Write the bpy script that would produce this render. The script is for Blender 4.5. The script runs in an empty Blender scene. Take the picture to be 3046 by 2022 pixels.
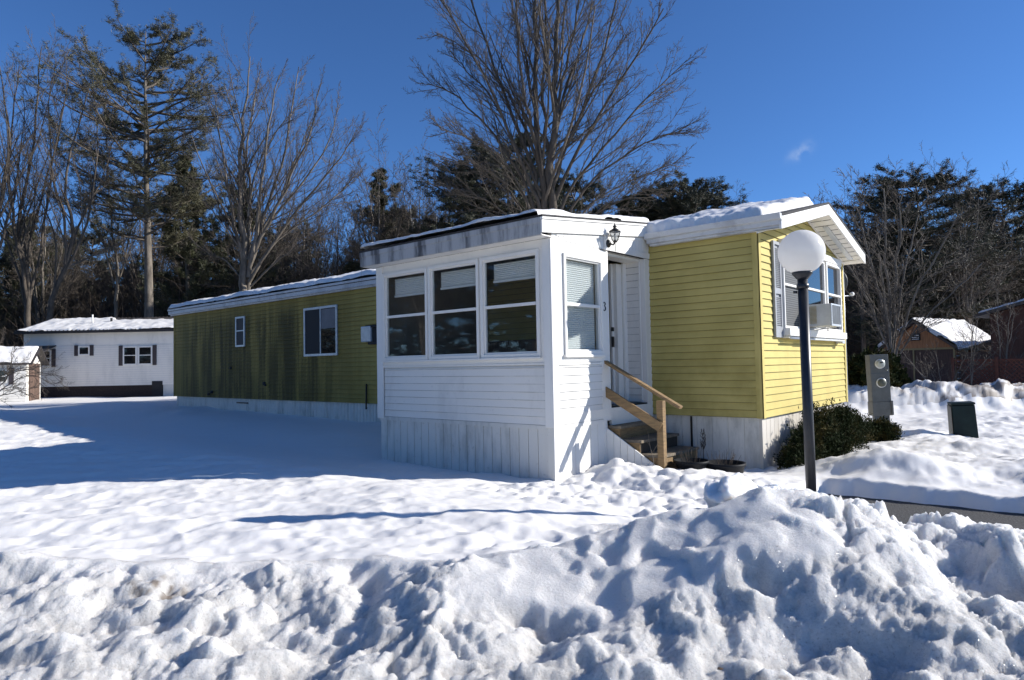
import bpy, math, random
import numpy as np
from mathutils import Matrix, Vector
# ------------------------------------------------------------------ camera, sky, sun, exposure
scn = bpy.context.scene
CAM = np.array([3.283, -8.998, 0.783])
FW = np.array([-0.6501, 0.7590, 0.0374]); RT = np.array([0.7592, 0.6506, -0.0191]); UP = np.array([0.0388, -0.0160, 0.9991])
FW /= np.linalg.norm(FW); RT -= FW * RT.dot(FW); RT /= np.linalg.norm(RT); UP = np.cross(RT, FW)
cam_d = bpy.data.cameras.new("camera"); cam = bpy.data.objects.new("camera", cam_d)
scn.collection.objects.link(cam)
cam.matrix_world = Matrix(((RT[0], UP[0], -FW[0], CAM[0]), (RT[1], UP[1], -FW[1], CAM[1]), (RT[2], UP[2], -FW[2], CAM[2]), (0, 0, 0, 1)))
cam_d.sensor_width = 36; cam_d.lens = 23.334; cam_d.clip_start = 0.05; cam_d.clip_end = 2000
scn.camera = cam
SUN = np.array([1.0, 1.0, 0.69]); SUN /= np.linalg.norm(SUN)
SUN_EL = math.asin(SUN[2]); SUN_AZ = math.atan2(SUN[0], SUN[1])
w = bpy.data.worlds.new("World"); scn.world = w; w.use_nodes = True
nt = w.node_tree
sky = nt.nodes.new("ShaderNodeTexSky"); sky.sky_type = 'NISHITA'; sky.sun_disc = False
sky.sun_elevation = SUN_EL; sky.sun_rotation = SUN_AZ; sky.altitude = 0; sky.air_density = 0.8; sky.dust_density = 0.0; sky.ozone_density = 10.0
bg = nt.nodes["Background"]; bg.inputs[1].default_value = 0.105
# one small wisp of cloud low in the sky
_cd = FW + RT * ((2382 - 1523) / 1974.3) - UP * ((452 - 1011) / 1974.3); _cd /= np.linalg.norm(_cd)
_cr = np.cross(_cd, (0, 0, 1)); _cr /= np.linalg.norm(_cr); _cu = np.cross(_cr, _cd)
def _n(t, **k):
    x = nt.nodes.new(t)
    for a_, v_ in k.items(): setattr(x, a_, v_)
    return x
def _m(op, a_, b_=0.0):
    x = _n("ShaderNodeMath", operation=op)
    for i_, v_ in enumerate((a_, b_)):
        if isinstance(v_, (int, float)): x.inputs[i_].default_value = v_
        else: nt.links.new(v_, x.inputs[i_])
    return x.outputs[0]
_tc = _n("ShaderNodeTexCoord")
def _dot(v_):
    x = _n("ShaderNodeVectorMath", operation='DOT_PRODUCT'); nt.links.new(_tc.outputs["Generated"], x.inputs[0]); x.inputs[1].default_value = tuple(v_); return x.outputs["Value"]
_u, _v, _f = _dot(_cr), _dot(_cu), _dot(_cd)
_u2 = _m('ADD', _m('MULTIPLY', _u, 75.0), _m('MULTIPLY', _v, 20.0)); _v2 = _m('SUBTRACT', _m('MULTIPLY', _v, 120.0), _m('MULTIPLY', _u, 55.0))
_g = _m('EXPONENT', _m('MULTIPLY', _m('ADD', _m('MULTIPLY', _u2, _u2), _m('MULTIPLY', _v2, _v2)), -1.0))
_no = _n("ShaderNodeTexNoise"); _no.inputs["Scale"].default_value = 60; _no.inputs["Detail"].default_value = 6; nt.links.new(_tc.outputs["Generated"], _no.inputs["Vector"])
_fac = _m('MULTIPLY', _m('MULTIPLY', _g, _m('GREATER_THAN', _f, 0.5)), _m('MULTIPLY', _m('MAXIMUM', _m('SUBTRACT', _no.outputs[0], .38), 0.0), 1.5))
_mx = _n("ShaderNodeMix", data_type='RGBA'); nt.links.new(_fac, _mx.inputs[0]); nt.links.new(sky.outputs[0], _mx.inputs[6]); _mx.inputs[7].default_value = (5, 5.6, 6.4, 1)
nt.links.new(_mx.outputs[2], bg.inputs[0])
sd = bpy.data.lights.new("sun", 'SUN'); sd.energy = 4.9; sd.angle = math.radians(0.53); sd.color = (1, 0.965, 0.9)
so = bpy.data.objects.new("sun", sd); scn.collection.objects.link(so)
so.rotation_mode = 'QUATERNION'; so.rotation_quaternion = Vector(SUN).to_track_quat('Z', 'Y')
scn.view_settings.view_transform = 'Standard'; scn.view_settings.look = 'None'; scn.view_settings.gamma = 1
scn.view_settings.exposure = 0.50
scn.cycles.max_bounces = 8; scn.cycles.transparent_max_bounces = 16
scn.cycles.use_denoising = True
col = scn.collection
RNG = np.random.default_rng(7)

# ------------------------------------------------------------------ helpers
def G(a, d):
    """ground-plane point a metres to the side of and d metres ahead of the place the photographer stood"""
    f = np.array([FW[0], FW[1]]); f /= np.linalg.norm(f); r = np.array([f[1], -f[0]])
    return (CAM[0] + r[0] * a + f[0] * d, CAM[1] + r[1] * a + f[1] * d)
def tag(o, label=None, cat=None, group=None, kind=None):
    if label: o["label"] = label
    if cat: o["category"] = cat
    if group: o["group"] = group
    if kind: o["kind"] = kind
    return o
def empty(name, loc, label, cat, group=None, rz=0):
    o = bpy.data.objects.new(name, None); col.objects.link(o); o.location = loc; o.rotation_euler = (0, 0, rz)
    o.empty_display_size = 0.2
    return tag(o, label, cat, group)
def mesh_np(name, V, F, mat, parent=None, smooth=False, org=None, mi=None, mats=None):
    me = bpy.data.meshes.new(name)
    V = np.asarray(V, dtype=np.float32)
    if org is not None: V = V - np.asarray(org, dtype=np.float32)
    F = np.asarray(F, dtype=np.int32); n, k = F.shape
    me.vertices.add(len(V)); me.vertices.foreach_set("co", V.ravel())
    me.loops.add(n * k); me.loops.foreach_set("vertex_index", F.ravel())
    me.polygons.add(n); me.polygons.foreach_set("loop_start", np.arange(0, n * k, k, dtype=np.int32))
    me.polygons.foreach_set("loop_total", np.full(n, k, dtype=np.int32))
    if smooth: me.polygons.foreach_set("use_smooth", np.ones(n, dtype=bool))
    for m_ in (mats or [mat]): me.materials.append(m_)
    if mi is not None: me.polygons.foreach_set("material_index", np.asarray(mi, dtype=np.int32))
    me.update(calc_edges=True)
    o = bpy.data.objects.new(name, me); col.objects.link(o)
    if parent is not None: o.parent = parent
    return o
class MB:
    def __init__(s, org=(0, 0, 0)): s.v = []; s.f = []; s.org = Vector(org); s.sm = set()
    def add(s, vs, fs, smooth=False):
        b = len(s.v); s.v += [Vector(p) for p in vs]
        for q in fs:
            if smooth: s.sm.add(len(s.f))
            s.f.append([b + i for i in q])
        return s
    def box(s, x0, x1, y0, y1, z0, z1):
        return s.add([(x, y, z) for z in (z0, z1) for y in (y0, y1) for x in (x0, x1)],
                     [(0, 2, 3, 1), (4, 5, 7, 6), (0, 1, 5, 4), (1, 3, 7, 5), (3, 2, 6, 7), (2, 0, 4, 6)])
    def prism(s, poly, off):
        n = len(poly); off = Vector(off); a = [Vector(p) for p in poly]
        return s.add(a + [p + off for p in a], [tuple(range(n - 1, -1, -1)), tuple(range(n, 2 * n))] + [(i, (i + 1) % n, n + (i + 1) % n, n + i) for i in range(n)])
    def beam(s, p0, p1, wid, th, up=(0, 0, 1)):
        p0, p1 = Vector(p0), Vector(p1); d = (p1 - p0).normalized(); r = d.cross(Vector(up)).normalized(); u = r.cross(d)
        c = [r * (a * wid / 2) + u * (b * th / 2) for a, b in ((-1, -1), (1, -1), (1, 1), (-1, 1))]
        return s.add([p0 + k for k in c] + [p1 + k for k in c], [(3, 2, 1, 0), (4, 5, 6, 7)] + [(i, (i + 1) % 4, 4 + (i + 1) % 4, 4 + i) for i in range(4)])
    def tube(s, pts, rad, n=8, caps=True):
        pts = [Vector(p) for p in pts]; K = len(pts)
        if not hasattr(rad, '__len__'): rad = [rad] * K
        vs = []
        ref = Vector((0, 0, 1))
        for i, p in enumerate(pts):
            t = (pts[min(i + 1, K - 1)] - pts[max(i - 1, 0)]).normalized()
            if abs(t.dot(ref)) > .95: ref = Vector((1, 0, 0)) if abs(t.x) < .8 else Vector((0, 1, 0))
            a = t.cross(ref).normalized(); b = t.cross(a)
            vs += [p + (a * math.cos(2 * math.pi * j / n) + b * math.sin(2 * math.pi * j / n)) * rad[i] for j in range(n)]
        fs = [(i * n + j, i * n + (j + 1) % n, (i + 1) * n + (j + 1) % n, (i + 1) * n + j) for i in range(K - 1) for j in range(n)]
        s.add(vs, fs, smooth=True)
        if caps:
            b = len(s.v) - K * n
            s.f.append([b + j for j in range(n - 1, -1, -1)]); s.f.append([b + (K - 1) * n + j for j in range(n)])
        return s
    def lathe(s, c, prof, n=24, axis='z'):
        c = Vector(c); vs = []
        for r, h in prof:
            for j in range(n):
                a = 2 * math.pi * j / n; q = (r * math.cos(a), r * math.sin(a), h)
                if axis == 'x': q = (q[2], q[0], q[1])
                if axis == 'y': q = (q[0], q[2], q[1])
                vs.append(c + Vector(q))
        K = len(prof)
        return s.add(vs, [(i * n + j, i * n + (j + 1) % n, (i + 1) * n + (j + 1) % n, (i + 1) * n + j) for i in range(K - 1) for j in range(n)], smooth=True)
    def build(s, name, mat, parent=None, bevel=0, label=None):
        me = bpy.data.meshes.new(name)
        me.from_pydata([tuple(p - s.org) for p in s.v], [], s.f); me.materials.append(mat)
        for i in s.sm: me.polygons[i].use_smooth = True
        me.update()
        import bmesh
        bm = bmesh.new(); bm.from_mesh(me); bmesh.ops.recalc_face_normals(bm, faces=bm.faces); bm.to_mesh(me); bm.free()
        o = bpy.data.objects.new(name, me); col.objects.link(o)
        if parent is not None: o.parent = parent
        if bevel:
            md = o.modifiers.new("bevel", 'BEVEL'); md.width = bevel; md.segments = 2; md.limit_method = 'ANGLE'
        if label: o["label"] = label
        return o
def dup(o, parent=None):
    c = o.copy(); col.objects.link(c)
    if parent is not None: c.parent = parent
    for ch in list(o.children): dup(ch, c)
    return c

# ------------------------------------------------------------------ numpy noise
_P = np.random.default_rng(3).permutation(4096)
def _h(i, j, k=0, s=0): return _P[(_P[(_P[(i + s * 131) & 4095] + j) & 4095] + k) & 4095]
def _fade(t): return t * t * t * (t * (t * 6 - 15) + 10)
def perlin(x, y, s=0):
    xi = np.floor(x).astype(np.int64); yi = np.floor(y).astype(np.int64); xf = x - xi; yf = y - yi
    def g(a, b):
        h = _h(xi + a, yi + b, 0, s) * (2 * np.pi / 4096)
        return np.cos(h) * (xf - a) + np.sin(h) * (yf - b)
    u, v = _fade(xf), _fade(yf)
    return ((g(0, 0) * (1 - u) + g(1, 0) * u) * (1 - v) + (g(0, 1) * (1 - u) + g(1, 1) * u) * v) * 1.5
def fbm(x, y, o=4, s=0, g=.5):
    t = 0; a = 1
    for i in range(o): t = t + a * perlin(x * 2 ** i + 17 * i, y * 2 ** i - 9 * i, s + i); a *= g
    return t
def lumps(x, y, cell, s=0):
    """heap of rounded chunks: the highest of random domes"""
    x = x / cell; y = y / cell; xi = np.floor(x).astype(np.int64); yi = np.floor(y).astype(np.int64); out = np.zeros_like(x)
    for a in (-1, 0, 1):
        for b in (-1, 0, 1):
            ci, cj = xi + a, yi + b
            px = ci + _h(ci, cj, 1, s) / 4096; py = cj + _h(ci, cj, 2, s) / 4096
            am = .35 + .65 * _h(ci, cj, 3, s) / 4096; R = .5 + .45 * _h(ci, cj, 4, s) / 4096
            an = _h(ci, cj, 5, s) * (np.pi / 4096); e = .55 + .45 * _h(ci, cj, 6, s) / 4096
            dx, dy = x - px, y - py
            u = dx * np.cos(an) + dy * np.sin(an); v = (-dx * np.sin(an) + dy * np.cos(an)) / e
            out = np.maximum(out, am * np.sqrt(np.clip(1 - (u * u + v * v) / (R * R), 0, 1)))
    return out
def slabs(x, y, cell, s=0, tilt=.9):
    """broken angular blocks: each cell a tilted facet of its own height, with creases between"""
    x = x / cell; y = y / cell; xi = np.floor(x).astype(np.int64); yi = np.floor(y).astype(np.int64)
    f1 = np.full_like(x, 9.0); f2 = np.full_like(x, 9.0); hb = np.zeros_like(x)
    for a in (-1, 0, 1):
        for b in (-1, 0, 1):
            ci, cj = xi + a, yi + b; dx = x - ci - _h(ci, cj, 1, s) / 4096; dy = y - cj - _h(ci, cj, 2, s) / 4096
            r = np.sqrt(dx * dx + dy * dy); an = _h(ci, cj, 3, s) * (np.pi / 2048)
            h = _h(ci, cj, 4, s) / 4096 + tilt * (dx * np.cos(an) + dy * np.sin(an)) * (_h(ci, cj, 5, s) / 4096)
            n_ = r < f1; f2 = np.where(n_, f1, np.minimum(f2, r)); hb = np.where(n_, h, hb); f1 = np.where(n_, r, f1)
    e = np.clip((f2 - f1) / .42, 0, 1); return hb * (1 - (1 - e) ** 2) - .25 * (1 - e) ** 3
def ss(e0, e1, x):
    t = np.clip((x - e0) / (e1 - e0), 0, 1); return t * t * (3 - 2 * t)

# ------------------------------------------------------------------ materials
def mat(name, color=(.8, .8, .8), rough=.6, metal=0, spec=.5, var=0, vscale=3, bump=0, bscale=40, vstretch=(1, 1, 1), col2=None, lo=.35, hi=.65):
    m = bpy.data.materials.new(name); m.use_nodes = True; n = m.node_tree; b = n.nodes["Principled BSDF"]
    b.inputs["Base Color"].default_value = (*color, 1); b.inputs["Roughness"].default_value = rough; b.inputs["Metallic"].default_value = metal
    b.inputs["Specular IOR Level"].default_value = spec
    if var or bump or col2:
        ge = n.nodes.new("ShaderNodeNewGeometry")
        mp = n.nodes.new("ShaderNodeMapping"); mp.inputs["Scale"].default_value = vstretch; n.links.new(ge.outputs["Position"], mp.inputs[0])
    if var or col2:
        no = n.nodes.new("ShaderNodeTexNoise"); no.inputs["Scale"].default_value = vscale; no.inputs["Detail"].default_value = 6; no.inputs["Roughness"].default_value = .65
        n.links.new(mp.outputs[0], no.inputs["Vector"])
        cr = n.nodes.new("ShaderNodeValToRGB"); cr.color_ramp.elements[0].position = lo; cr.color_ramp.elements[1].position = hi
        c2 = col2 if col2 else tuple(min(1, c * (1 + var)) for c in color); c1 = color if col2 else tuple(c * (1 - var) for c in color)
        cr.color_ramp.elements[0].color = (*c1, 1); cr.color_ramp.elements[1].color = (*c2, 1)
        n.links.new(no.outputs[0], cr.inputs[0]); n.links.new(cr.outputs[0], b.inputs["Base Color"])
    if bump:
        nb = n.nodes.new("ShaderNodeTexNoise"); nb.inputs["Scale"].default_value = bscale; nb.inputs["Detail"].default_value = 4
        n.links.new(mp.outputs[0], nb.inputs["Vector"])
        bu = n.nodes.new("ShaderNodeBump"); bu.inputs["Strength"].default_value = bump; bu.inputs["Distance"].default_value = .01
        n.links.new(nb.outputs[0], bu.inputs["Height"]); n.links.new(bu.outputs[0], b.inputs["Normal"])
    return m
class NT:
    """small wrapper to write node maths compactly"""
    def __init__(s, m): s.n = m.node_tree; s.b = s.n.nodes["Principled BSDF"]
    def node(s, t, **k):
        x = s.n.nodes.new(t)
        for a, v in k.items(): setattr(x, a, v)
        return x
    def link(s, a, b): s.n.links.new(a, b)
    def math(s, op, a, b=0.0, c=None, clamp=False):
        x = s.node("ShaderNodeMath", operation=op); x.use_clamp = clamp
        for i, v in enumerate((a, b, c)):
            if v is None: continue
            if isinstance(v, (int, float)): x.inputs[i].default_value = v
            else: s.link(v, x.inputs[i])
        return x.outputs[0]
    def noise(s, scale, stretch=(1, 1, 1), detail=5, rough=.6, off=(0, 0, 0)):
        g = s.node("ShaderNodeNewGeometry"); mp = s.node("ShaderNodeMapping"); mp.inputs["Scale"].default_value = stretch; mp.inputs["Location"].default_value = off
        s.link(g.outputs["Position"], mp.inputs[0]); no = s.node("ShaderNodeTexNoise"); no.inputs["Scale"].default_value = scale
        no.inputs["Detail"].default_value = detail; no.inputs["Roughness"].default_value = rough; s.link(mp.outputs[0], no.inputs["Vector"]); return no.outputs[0]
    def pos(s):
        g = s.node("ShaderNodeNewGeometry"); x = s.node("ShaderNodeSeparateXYZ"); s.link(g.outputs["Position"], x.inputs[0]); return x.outputs
    def ramp(s, v, a, b):  # smooth 0..1 between a and b
        x = s.node("ShaderNodeMapRange"); x.interpolation_type = 'SMOOTHSTEP'
        x.inputs[1].default_value = a; x.inputs[2].default_value = b; s.link(v, x.inputs[0]); return x.outputs[0]
    def mix(s, f, c1, c2):
        x = s.node("ShaderNodeMix", data_type='RGBA')
        if isinstance(f, (int, float)): x.inputs[0].default_value = f
        else: s.link(f, x.inputs[0])
        for i, c in ((6, c1), (7, c2)):
            if isinstance(c, tuple): x.inputs[i].default_value = (*c, 1)
            else: s.link(c, x.inputs[i])
        return x.outputs[2]
    def color(s, c): s.link(c, s.b.inputs["Base Color"])

def snow_mat(name, dirt=0.0, rough_ice=False, base=(.84, .815, .785)):
    m = mat(name, base, .55, spec=.25); t = NT(m); c = base
    if rough_ice:      # old crusty snow: greyer, mottled, glittering grains where the plow threw road snow
        at = t.node("ShaderNodeAttribute"); at.attribute_name = "crust"; k = at.outputs["Fac"]
        g = t.ramp(t.noise(3.2, detail=7, rough=.7), .34, .66); c2 = t.mix(g, (.62, .60, .57), (.80, .78, .75))
        gr = t.noise(70, detail=4, rough=.8); c2 = t.mix(t.ramp(gr, .28, .46), (.40, .39, .375), c2); c2 = t.mix(t.ramp(gr, .54, .74), c2, (.90, .89, .88))
        c = t.mix(k, c, c2); t.color(c)
    if dirt:
        d1 = t.ramp(t.noise(2.2, detail=8, rough=.75), .60, .74); d2 = t.ramp(t.noise(9, detail=6, rough=.7), .42, .62)
        f = t.math('MULTIPLY', t.math('MULTIPLY', d1, d2), dirt)
        c = t.mix(f, c, (.16, .12, .085))
        s1 = t.ramp(t.noise(60, detail=2), .70, .74); c = t.mix(t.math('MULTIPLY', s1, .45), c, (.12, .09, .06)); t.color(c)
    if dirt or rough_ice:
        at = t.node("ShaderNodeAttribute"); at.attribute_name = "soil"; c = t.mix(t.math('MULTIPLY', at.outputs["Fac"], .85), c, t.mix(t.noise(25, detail=5), (.05, .035, .025), (.26, .19, .13))); t.color(c)
    b1 = t.noise(55, detail=6, rough=.75); b2 = t.noise(11, detail=4, rough=.6)
    bu = t.node("ShaderNodeBump"); bu.inputs["Strength"].default_value = .8 if rough_ice else .3; bu.inputs["Distance"].default_value = .035 if rough_ice else .006
    t.link(t.math('ADD', b1, t.math('MULTIPLY', b2, .5)), bu.inputs["Height"]); t.link(bu.outputs[0], t.b.inputs["Normal"])
    if rough_ice:
        t.link(t.math('SUBTRACT', .65, t.math('MULTIPLY', t.ramp(t.noise(140, detail=1), .6, .66), .5)), t.b.inputs["Roughness"]); t.b.inputs["Specular IOR Level"].default_value = .6
    t.b.inputs["Subsurface Weight"].default_value = .8 if rough_ice else .25
    t.b.inputs["Subsurface Radius"].default_value = (.9, 1.0, 1.1); t.b.inputs["Subsurface Scale"].default_value = .09 if rough_ice else .05
    return m
M = {}
M['snow'] = snow_mat("snow_smooth")
M['ice'] = snow_mat("snow_icy", dirt=.30, rough_ice=True)
M['block'] = snow_mat("snow_block_white"); M['block'].node_tree.nodes['Principled BSDF'].inputs['Subsurface Weight'].default_value = .8
M['dirty'] = snow_mat("snow_dirty", dirt=1.0)
M['rsnow'] = snow_mat("snow_on_roof")

# yellow siding: clean on the end and front, mildewed along the back
m = mat("yellow_siding", (.56, .47, .16), .6, spec=.12); t = NT(m); X, Y, Z = t.pos()
base = t.mix(t.ramp(t.noise(1.6, detail=4), .3, .7), (.61, .497, .175), (.53, .43, .15))
ft = t.ramp(X, -.05, .01)                                      # end wall is cleaner
grime = t.math('MULTIPLY', t.math('SUBTRACT', 1.0, ft), t.math('ADD', .30, t.math('MULTIPLY', t.ramp(Z, 1.6, -.1), .45)))
grime = t.math('MULTIPLY', grime, t.ramp(t.noise(1.3, (1, 1, 1.2), 5, .6), .25, .7))
c = t.mix(grime, base, (.27, .215, .055))
zone = t.math('MULTIPLY', t.ramp(X, -7.6, -11.5), t.ramp(X, -19.2, -17.2)); wide = t.ramp(X, -5, -10)
stk = t.ramp(t.noise(1.9, (1, 1, .10), 6, .62), .33, .55); stk2 = t.ramp(t.noise(6.5, (1, 1, .07), 4, .6, (3, 0, 0)), .36, .62)
zfade = t.math('SUBTRACT', 1.0, t.math('MULTIPLY', t.ramp(Z, 1.9, 2.6), .55))
mild = t.math('MULTIPLY', t.math('MULTIPLY', zone, zfade), t.math('ADD', t.math('MULTIPLY', stk, .72), t.math('MULTIPLY', stk2, .38)), clamp=True)
c = t.mix(t.math('MULTIPLY', wide, .66), c, (.30, .208, .042))
c = t.mix(t.math('MULTIPLY', mild, .88, clamp=True), c, (.042, .034, .013))
t.color(c)
bu = t.node("ShaderNodeBump"); bu.inputs["Strength"].default_value = .25; bu.inputs["Distance"].default_value = .004
t.link(t.noise(9, (.4, .4, 3), 4), bu.inputs["Height"]); t.link(bu.outputs[0], t.b.inputs["Normal"])
M['yellow'] = m

def white_mat(name, base=(.86, .825, .765), g=.35, sc=1.5, stretch=(1, 1, .35), dark=(.30, .30, .29), rough=.45):
    m = mat(name, base, rough, spec=.2); t = NT(m)
    f = t.math('MULTIPLY', t.ramp(t.noise(sc, stretch, 7, .68), .45, .72), g)
    f2 = t.math('MULTIPLY', t.ramp(t.noise(sc * 9, (1, 1, 1), 4, .6), .60, .75), g * .5)
    t.color(t.mix(f2, t.mix(f, base, dark), (.22, .21, .18)))
    return m
M['white'] = white_mat("white_vinyl", g=.24)
M['trim'] = white_mat("white_trim", g=.16)
M['cleanwhite'] = white_mat("clean_white_trim", (.82, .80, .76), g=.10)
M['skirt'] = white_mat("skirting_panel", (.70, .68, .63), g=.6, stretch=(2, 2, .5), dark=(.25, .25, .22))
M['skirt_end'] = white_mat("skirting_panel_end", (.62, .58, .52), g=.4, stretch=(2, 2, .5), dark=(.3, .27, .2))
M['stained'] = white_mat("oxidised_fascia", (.46, .46, .46), g=1.3, sc=4, stretch=(1, 1, .12), dark=(.10, .10, .105))
M['gutter'] = white_mat("gutter_paint", (.60, .61, .62), g=.6, sc=3, stretch=(1, 1, 1), dark=(.30, .30, .31))
M['lip_y'] = mat("lap_shade_and_grime_yellow", (.07, .065, .025), .8, col2=(.25, .22, .07), vscale=2)  # dark butt edge: lap shadow painted in together with grime
M['lip_w'] = mat("lap_shade_and_grime_white", (.16, .15, .13), .8, col2=(.55, .55, .55), vscale=2.5)  # same for white siding: painted under-lap shade plus grime
M['roof'] = mat("dark_shingle", (.035, .034, .036), .9, var=.5, vscale=30, bump=.6, bscale=90)
M['black'] = mat("black_paint", (.018, .02, .026), .38, var=.2, vscale=12)
M['bronze'] = mat("lantern_metal", (.045, .04, .035), .4, metal=.6)
M['shutter'] = mat("grey_shutter", (.30, .31, .33), .5, var=.1)
M['alu'] = mat("aluminium_frame", (.62, .64, .66), .35, metal=.3, var=.1, vscale=10)
M['inner'] = mat("inner_panelling", (.16, .14, .11), .7, var=.15)
M['dark'] = mat("dark_interior", (.02, .02, .022), .8)
M['screen'] = mat("insect_screen", (.035, .037, .042), .7, bump=.1, bscale=300)
M['blind'] = mat("pleated_blind", (.78, .77, .74), .7)
M['door_dark'] = mat("yellow_door", (.42, .34, .11), .6)
M['acbox'] = mat("ac_casing", (.60, .59, .54), .45, var=.08, vscale=9)
M['ac_side'] = mat("ac_rust_louver", (.42, .30, .08), .6, var=.3, vscale=6)
M['wood'] = mat("weathered_wood", (.30, .19, .085), .75, col2=(.17, .11, .055), vscale=7, vstretch=(1, 1, 6), bump=.4, bscale=60)
M['wood_top'] = mat("grey_weathered_tread", (.24, .19, .13), .85, col2=(.12, .10, .08), vscale=6, vstretch=(1, 5, 1), bump=.4, bscale=50)
M['planter'] = mat("planter_plastic", (.012, .013, .016), .6, spec=.15)
M['asphalt'] = mat("asphalt", (.052, .052, .054), .9, var=.7, vscale=55, bump=1.0, bscale=60, lo=.4, hi=.6)
M['meter'] = mat("grey_meter_box", (.115, .118, .112), .5, metal=.2, var=.12, vscale=8)
M['meter_post'] = mat("grey_meter_post", (.08, .09, .10), .5, metal=.3)
M['green'] = mat("green_cabinet", (.006, .017, .018), .5, spec=.2, var=.2, vscale=6)
M['grey_green'] = mat("cabinet_side", (.075, .08, .085), .5)
M['brown'] = mat("brown_board", (.36, .165, .075), .8, var=.3, vscale=5, vstretch=(6, 6, .6))
M['darkbrown'] = mat("dark_brown_panel", (.085, .050, .038), .8, var=.3, vscale=6, vstretch=(5, 5, .5))
M['tan'] = mat("tan_trim", (.30, .23, .11), .7)
M['darkmetal'] = mat("dark_roof_metal", (.05, .045, .045), .5, metal=.3)
M['brick'] = mat("dark_brick", (.028, .018, .017), .85, var=.4, vscale=20)
M['shut_dk'] = mat("dark_brown_shutter", (.045, .035, .04), .6)
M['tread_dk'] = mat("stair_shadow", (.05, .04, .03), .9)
M['bark'] = mat("grey_bark", (.155, .132, .108), .9, var=.45, vscale=5, vstretch=(1, 1, .3), bump=.8, bscale=18)
M['bark_dk'] = mat("brown_bark", (.090, .073, .058), .9, var=.4, vscale=5, vstretch=(1, 1, .3))
M['twig'] = mat("twig_bark", (.108, .088, .070), .85, var=.35, vscale=1.5)
M['birch'] = mat("white_birch_bark", (.55, .52, .47), .7, var=.3, vscale=6)
M['needle'] = mat("pine_needles", (.058, .062, .030), .6, var=.55, vscale=1.2)
M['needle_pine'] = mat("olive_pine_needles", (.085, .080, .040), .6, var=.5, vscale=1.2)
M['needle_dk'] = mat("dark_needles", (.048, .052, .030), .65, var=.55, vscale=1.0)
M['yew'] = mat("yew_foliage", (.018, .026, .009), .85, spec=.1, col2=(.085, .06, .018), vscale=3, lo=.5, hi=.72)
M['drybrush'] = mat("dry_brown_stalks", (.075, .056, .042), .9, var=.3)

def glass_mat(name, tint=(.75, .8, .8), amt=.5, dirty=.0):
    m = bpy.data.materials.new(name); m.use_nodes = True; n = m.node_tree; n.nodes.clear()
    o = n.nodes.new("ShaderNodeOutputMaterial"); tr = n.nodes.new("ShaderNodeBsdfTransparent"); tr.inputs[0].default_value = (*tint, 1)
    gl = n.nodes.new("ShaderNodeBsdfGlossy"); gl.inputs["Roughness"].default_value = .02
    fr = n.nodes.new("ShaderNodeMath"); fr.operation = 'MULTIPLY_ADD'; lw = n.nodes.new("ShaderNodeLayerWeight"); pw = n.nodes.new("ShaderNodeMath"); pw.operation = 'POWER'; pw.inputs[1].default_value = 5.0
    n.links.new(lw.outputs["Facing"], pw.inputs[0]); n.links.new(pw.outputs[0], fr.inputs[0]); fr.inputs[1].default_value = .95; fr.inputs[2].default_value = .045
    mx = n.nodes.new("ShaderNodeMixShader"); ma = n.nodes.new("ShaderNodeMath"); ma.operation = 'MULTIPLY'; ma.inputs[1].default_value = amt * 2; ma.use_clamp = True
    n.links.new(fr.outputs[0], ma.inputs[0]); n.links.new(ma.outputs[0], mx.inputs[0]); n.links.new(tr.outputs[0], mx.inputs[1]); n.links.new(gl.outputs[0], mx.inputs[2])
    if dirty:
        df = n.nodes.new("ShaderNodeBsdfDiffuse"); df.inputs[0].default_value = (.5, .5, .5, 1); m2 = n.nodes.new("ShaderNodeMixShader"); m2.inputs[0].default_value = dirty
        n.links.new(mx.outputs[0], m2.inputs[1]); n.links.new(df.outputs[0], m2.inputs[2]); n.links.new(m2.outputs[0], o.inputs[0])
    else: n.links.new(mx.outputs[0], o.inputs[0])
    return m
M['glass'] = glass_mat("window_glass", (.92, .94, .94), .5, .015)
M['glass_refl'] = mat("reflecting_glass", (.012, .013, .015), .03, spec=1.0)
m = bpy.data.materials.new("milky_globe"); m.use_nodes = True; n = m.node_tree; n.nodes.clear(); o = n.nodes.new("ShaderNodeOutputMaterial")
d_ = n.nodes.new("ShaderNodeBsdfDiffuse"); t_ = n.nodes.new("ShaderNodeBsdfTranslucent"); g_ = n.nodes.new("ShaderNodeBsdfGlossy"); g_.inputs["Roughness"].default_value = .18
for q in (d_, t_): q.inputs[0].default_value = (.93, .91, .88, 1)
m1 = n.nodes.new("ShaderNodeMixShader"); m1.inputs[0].default_value = .5; m2 = n.nodes.new("ShaderNodeMixShader"); m2.inputs[0].default_value = .04
n.links.new(d_.outputs[0], m1.inputs[1]); n.links.new(t_.outputs[0], m1.inputs[2]); n.links.new(m1.outputs[0], m2.inputs[1]); n.links.new(g_.outputs[0], m2.inputs[2]); n.links.new(m2.outputs[0], o.inputs[0])
M['globe'] = m

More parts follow.
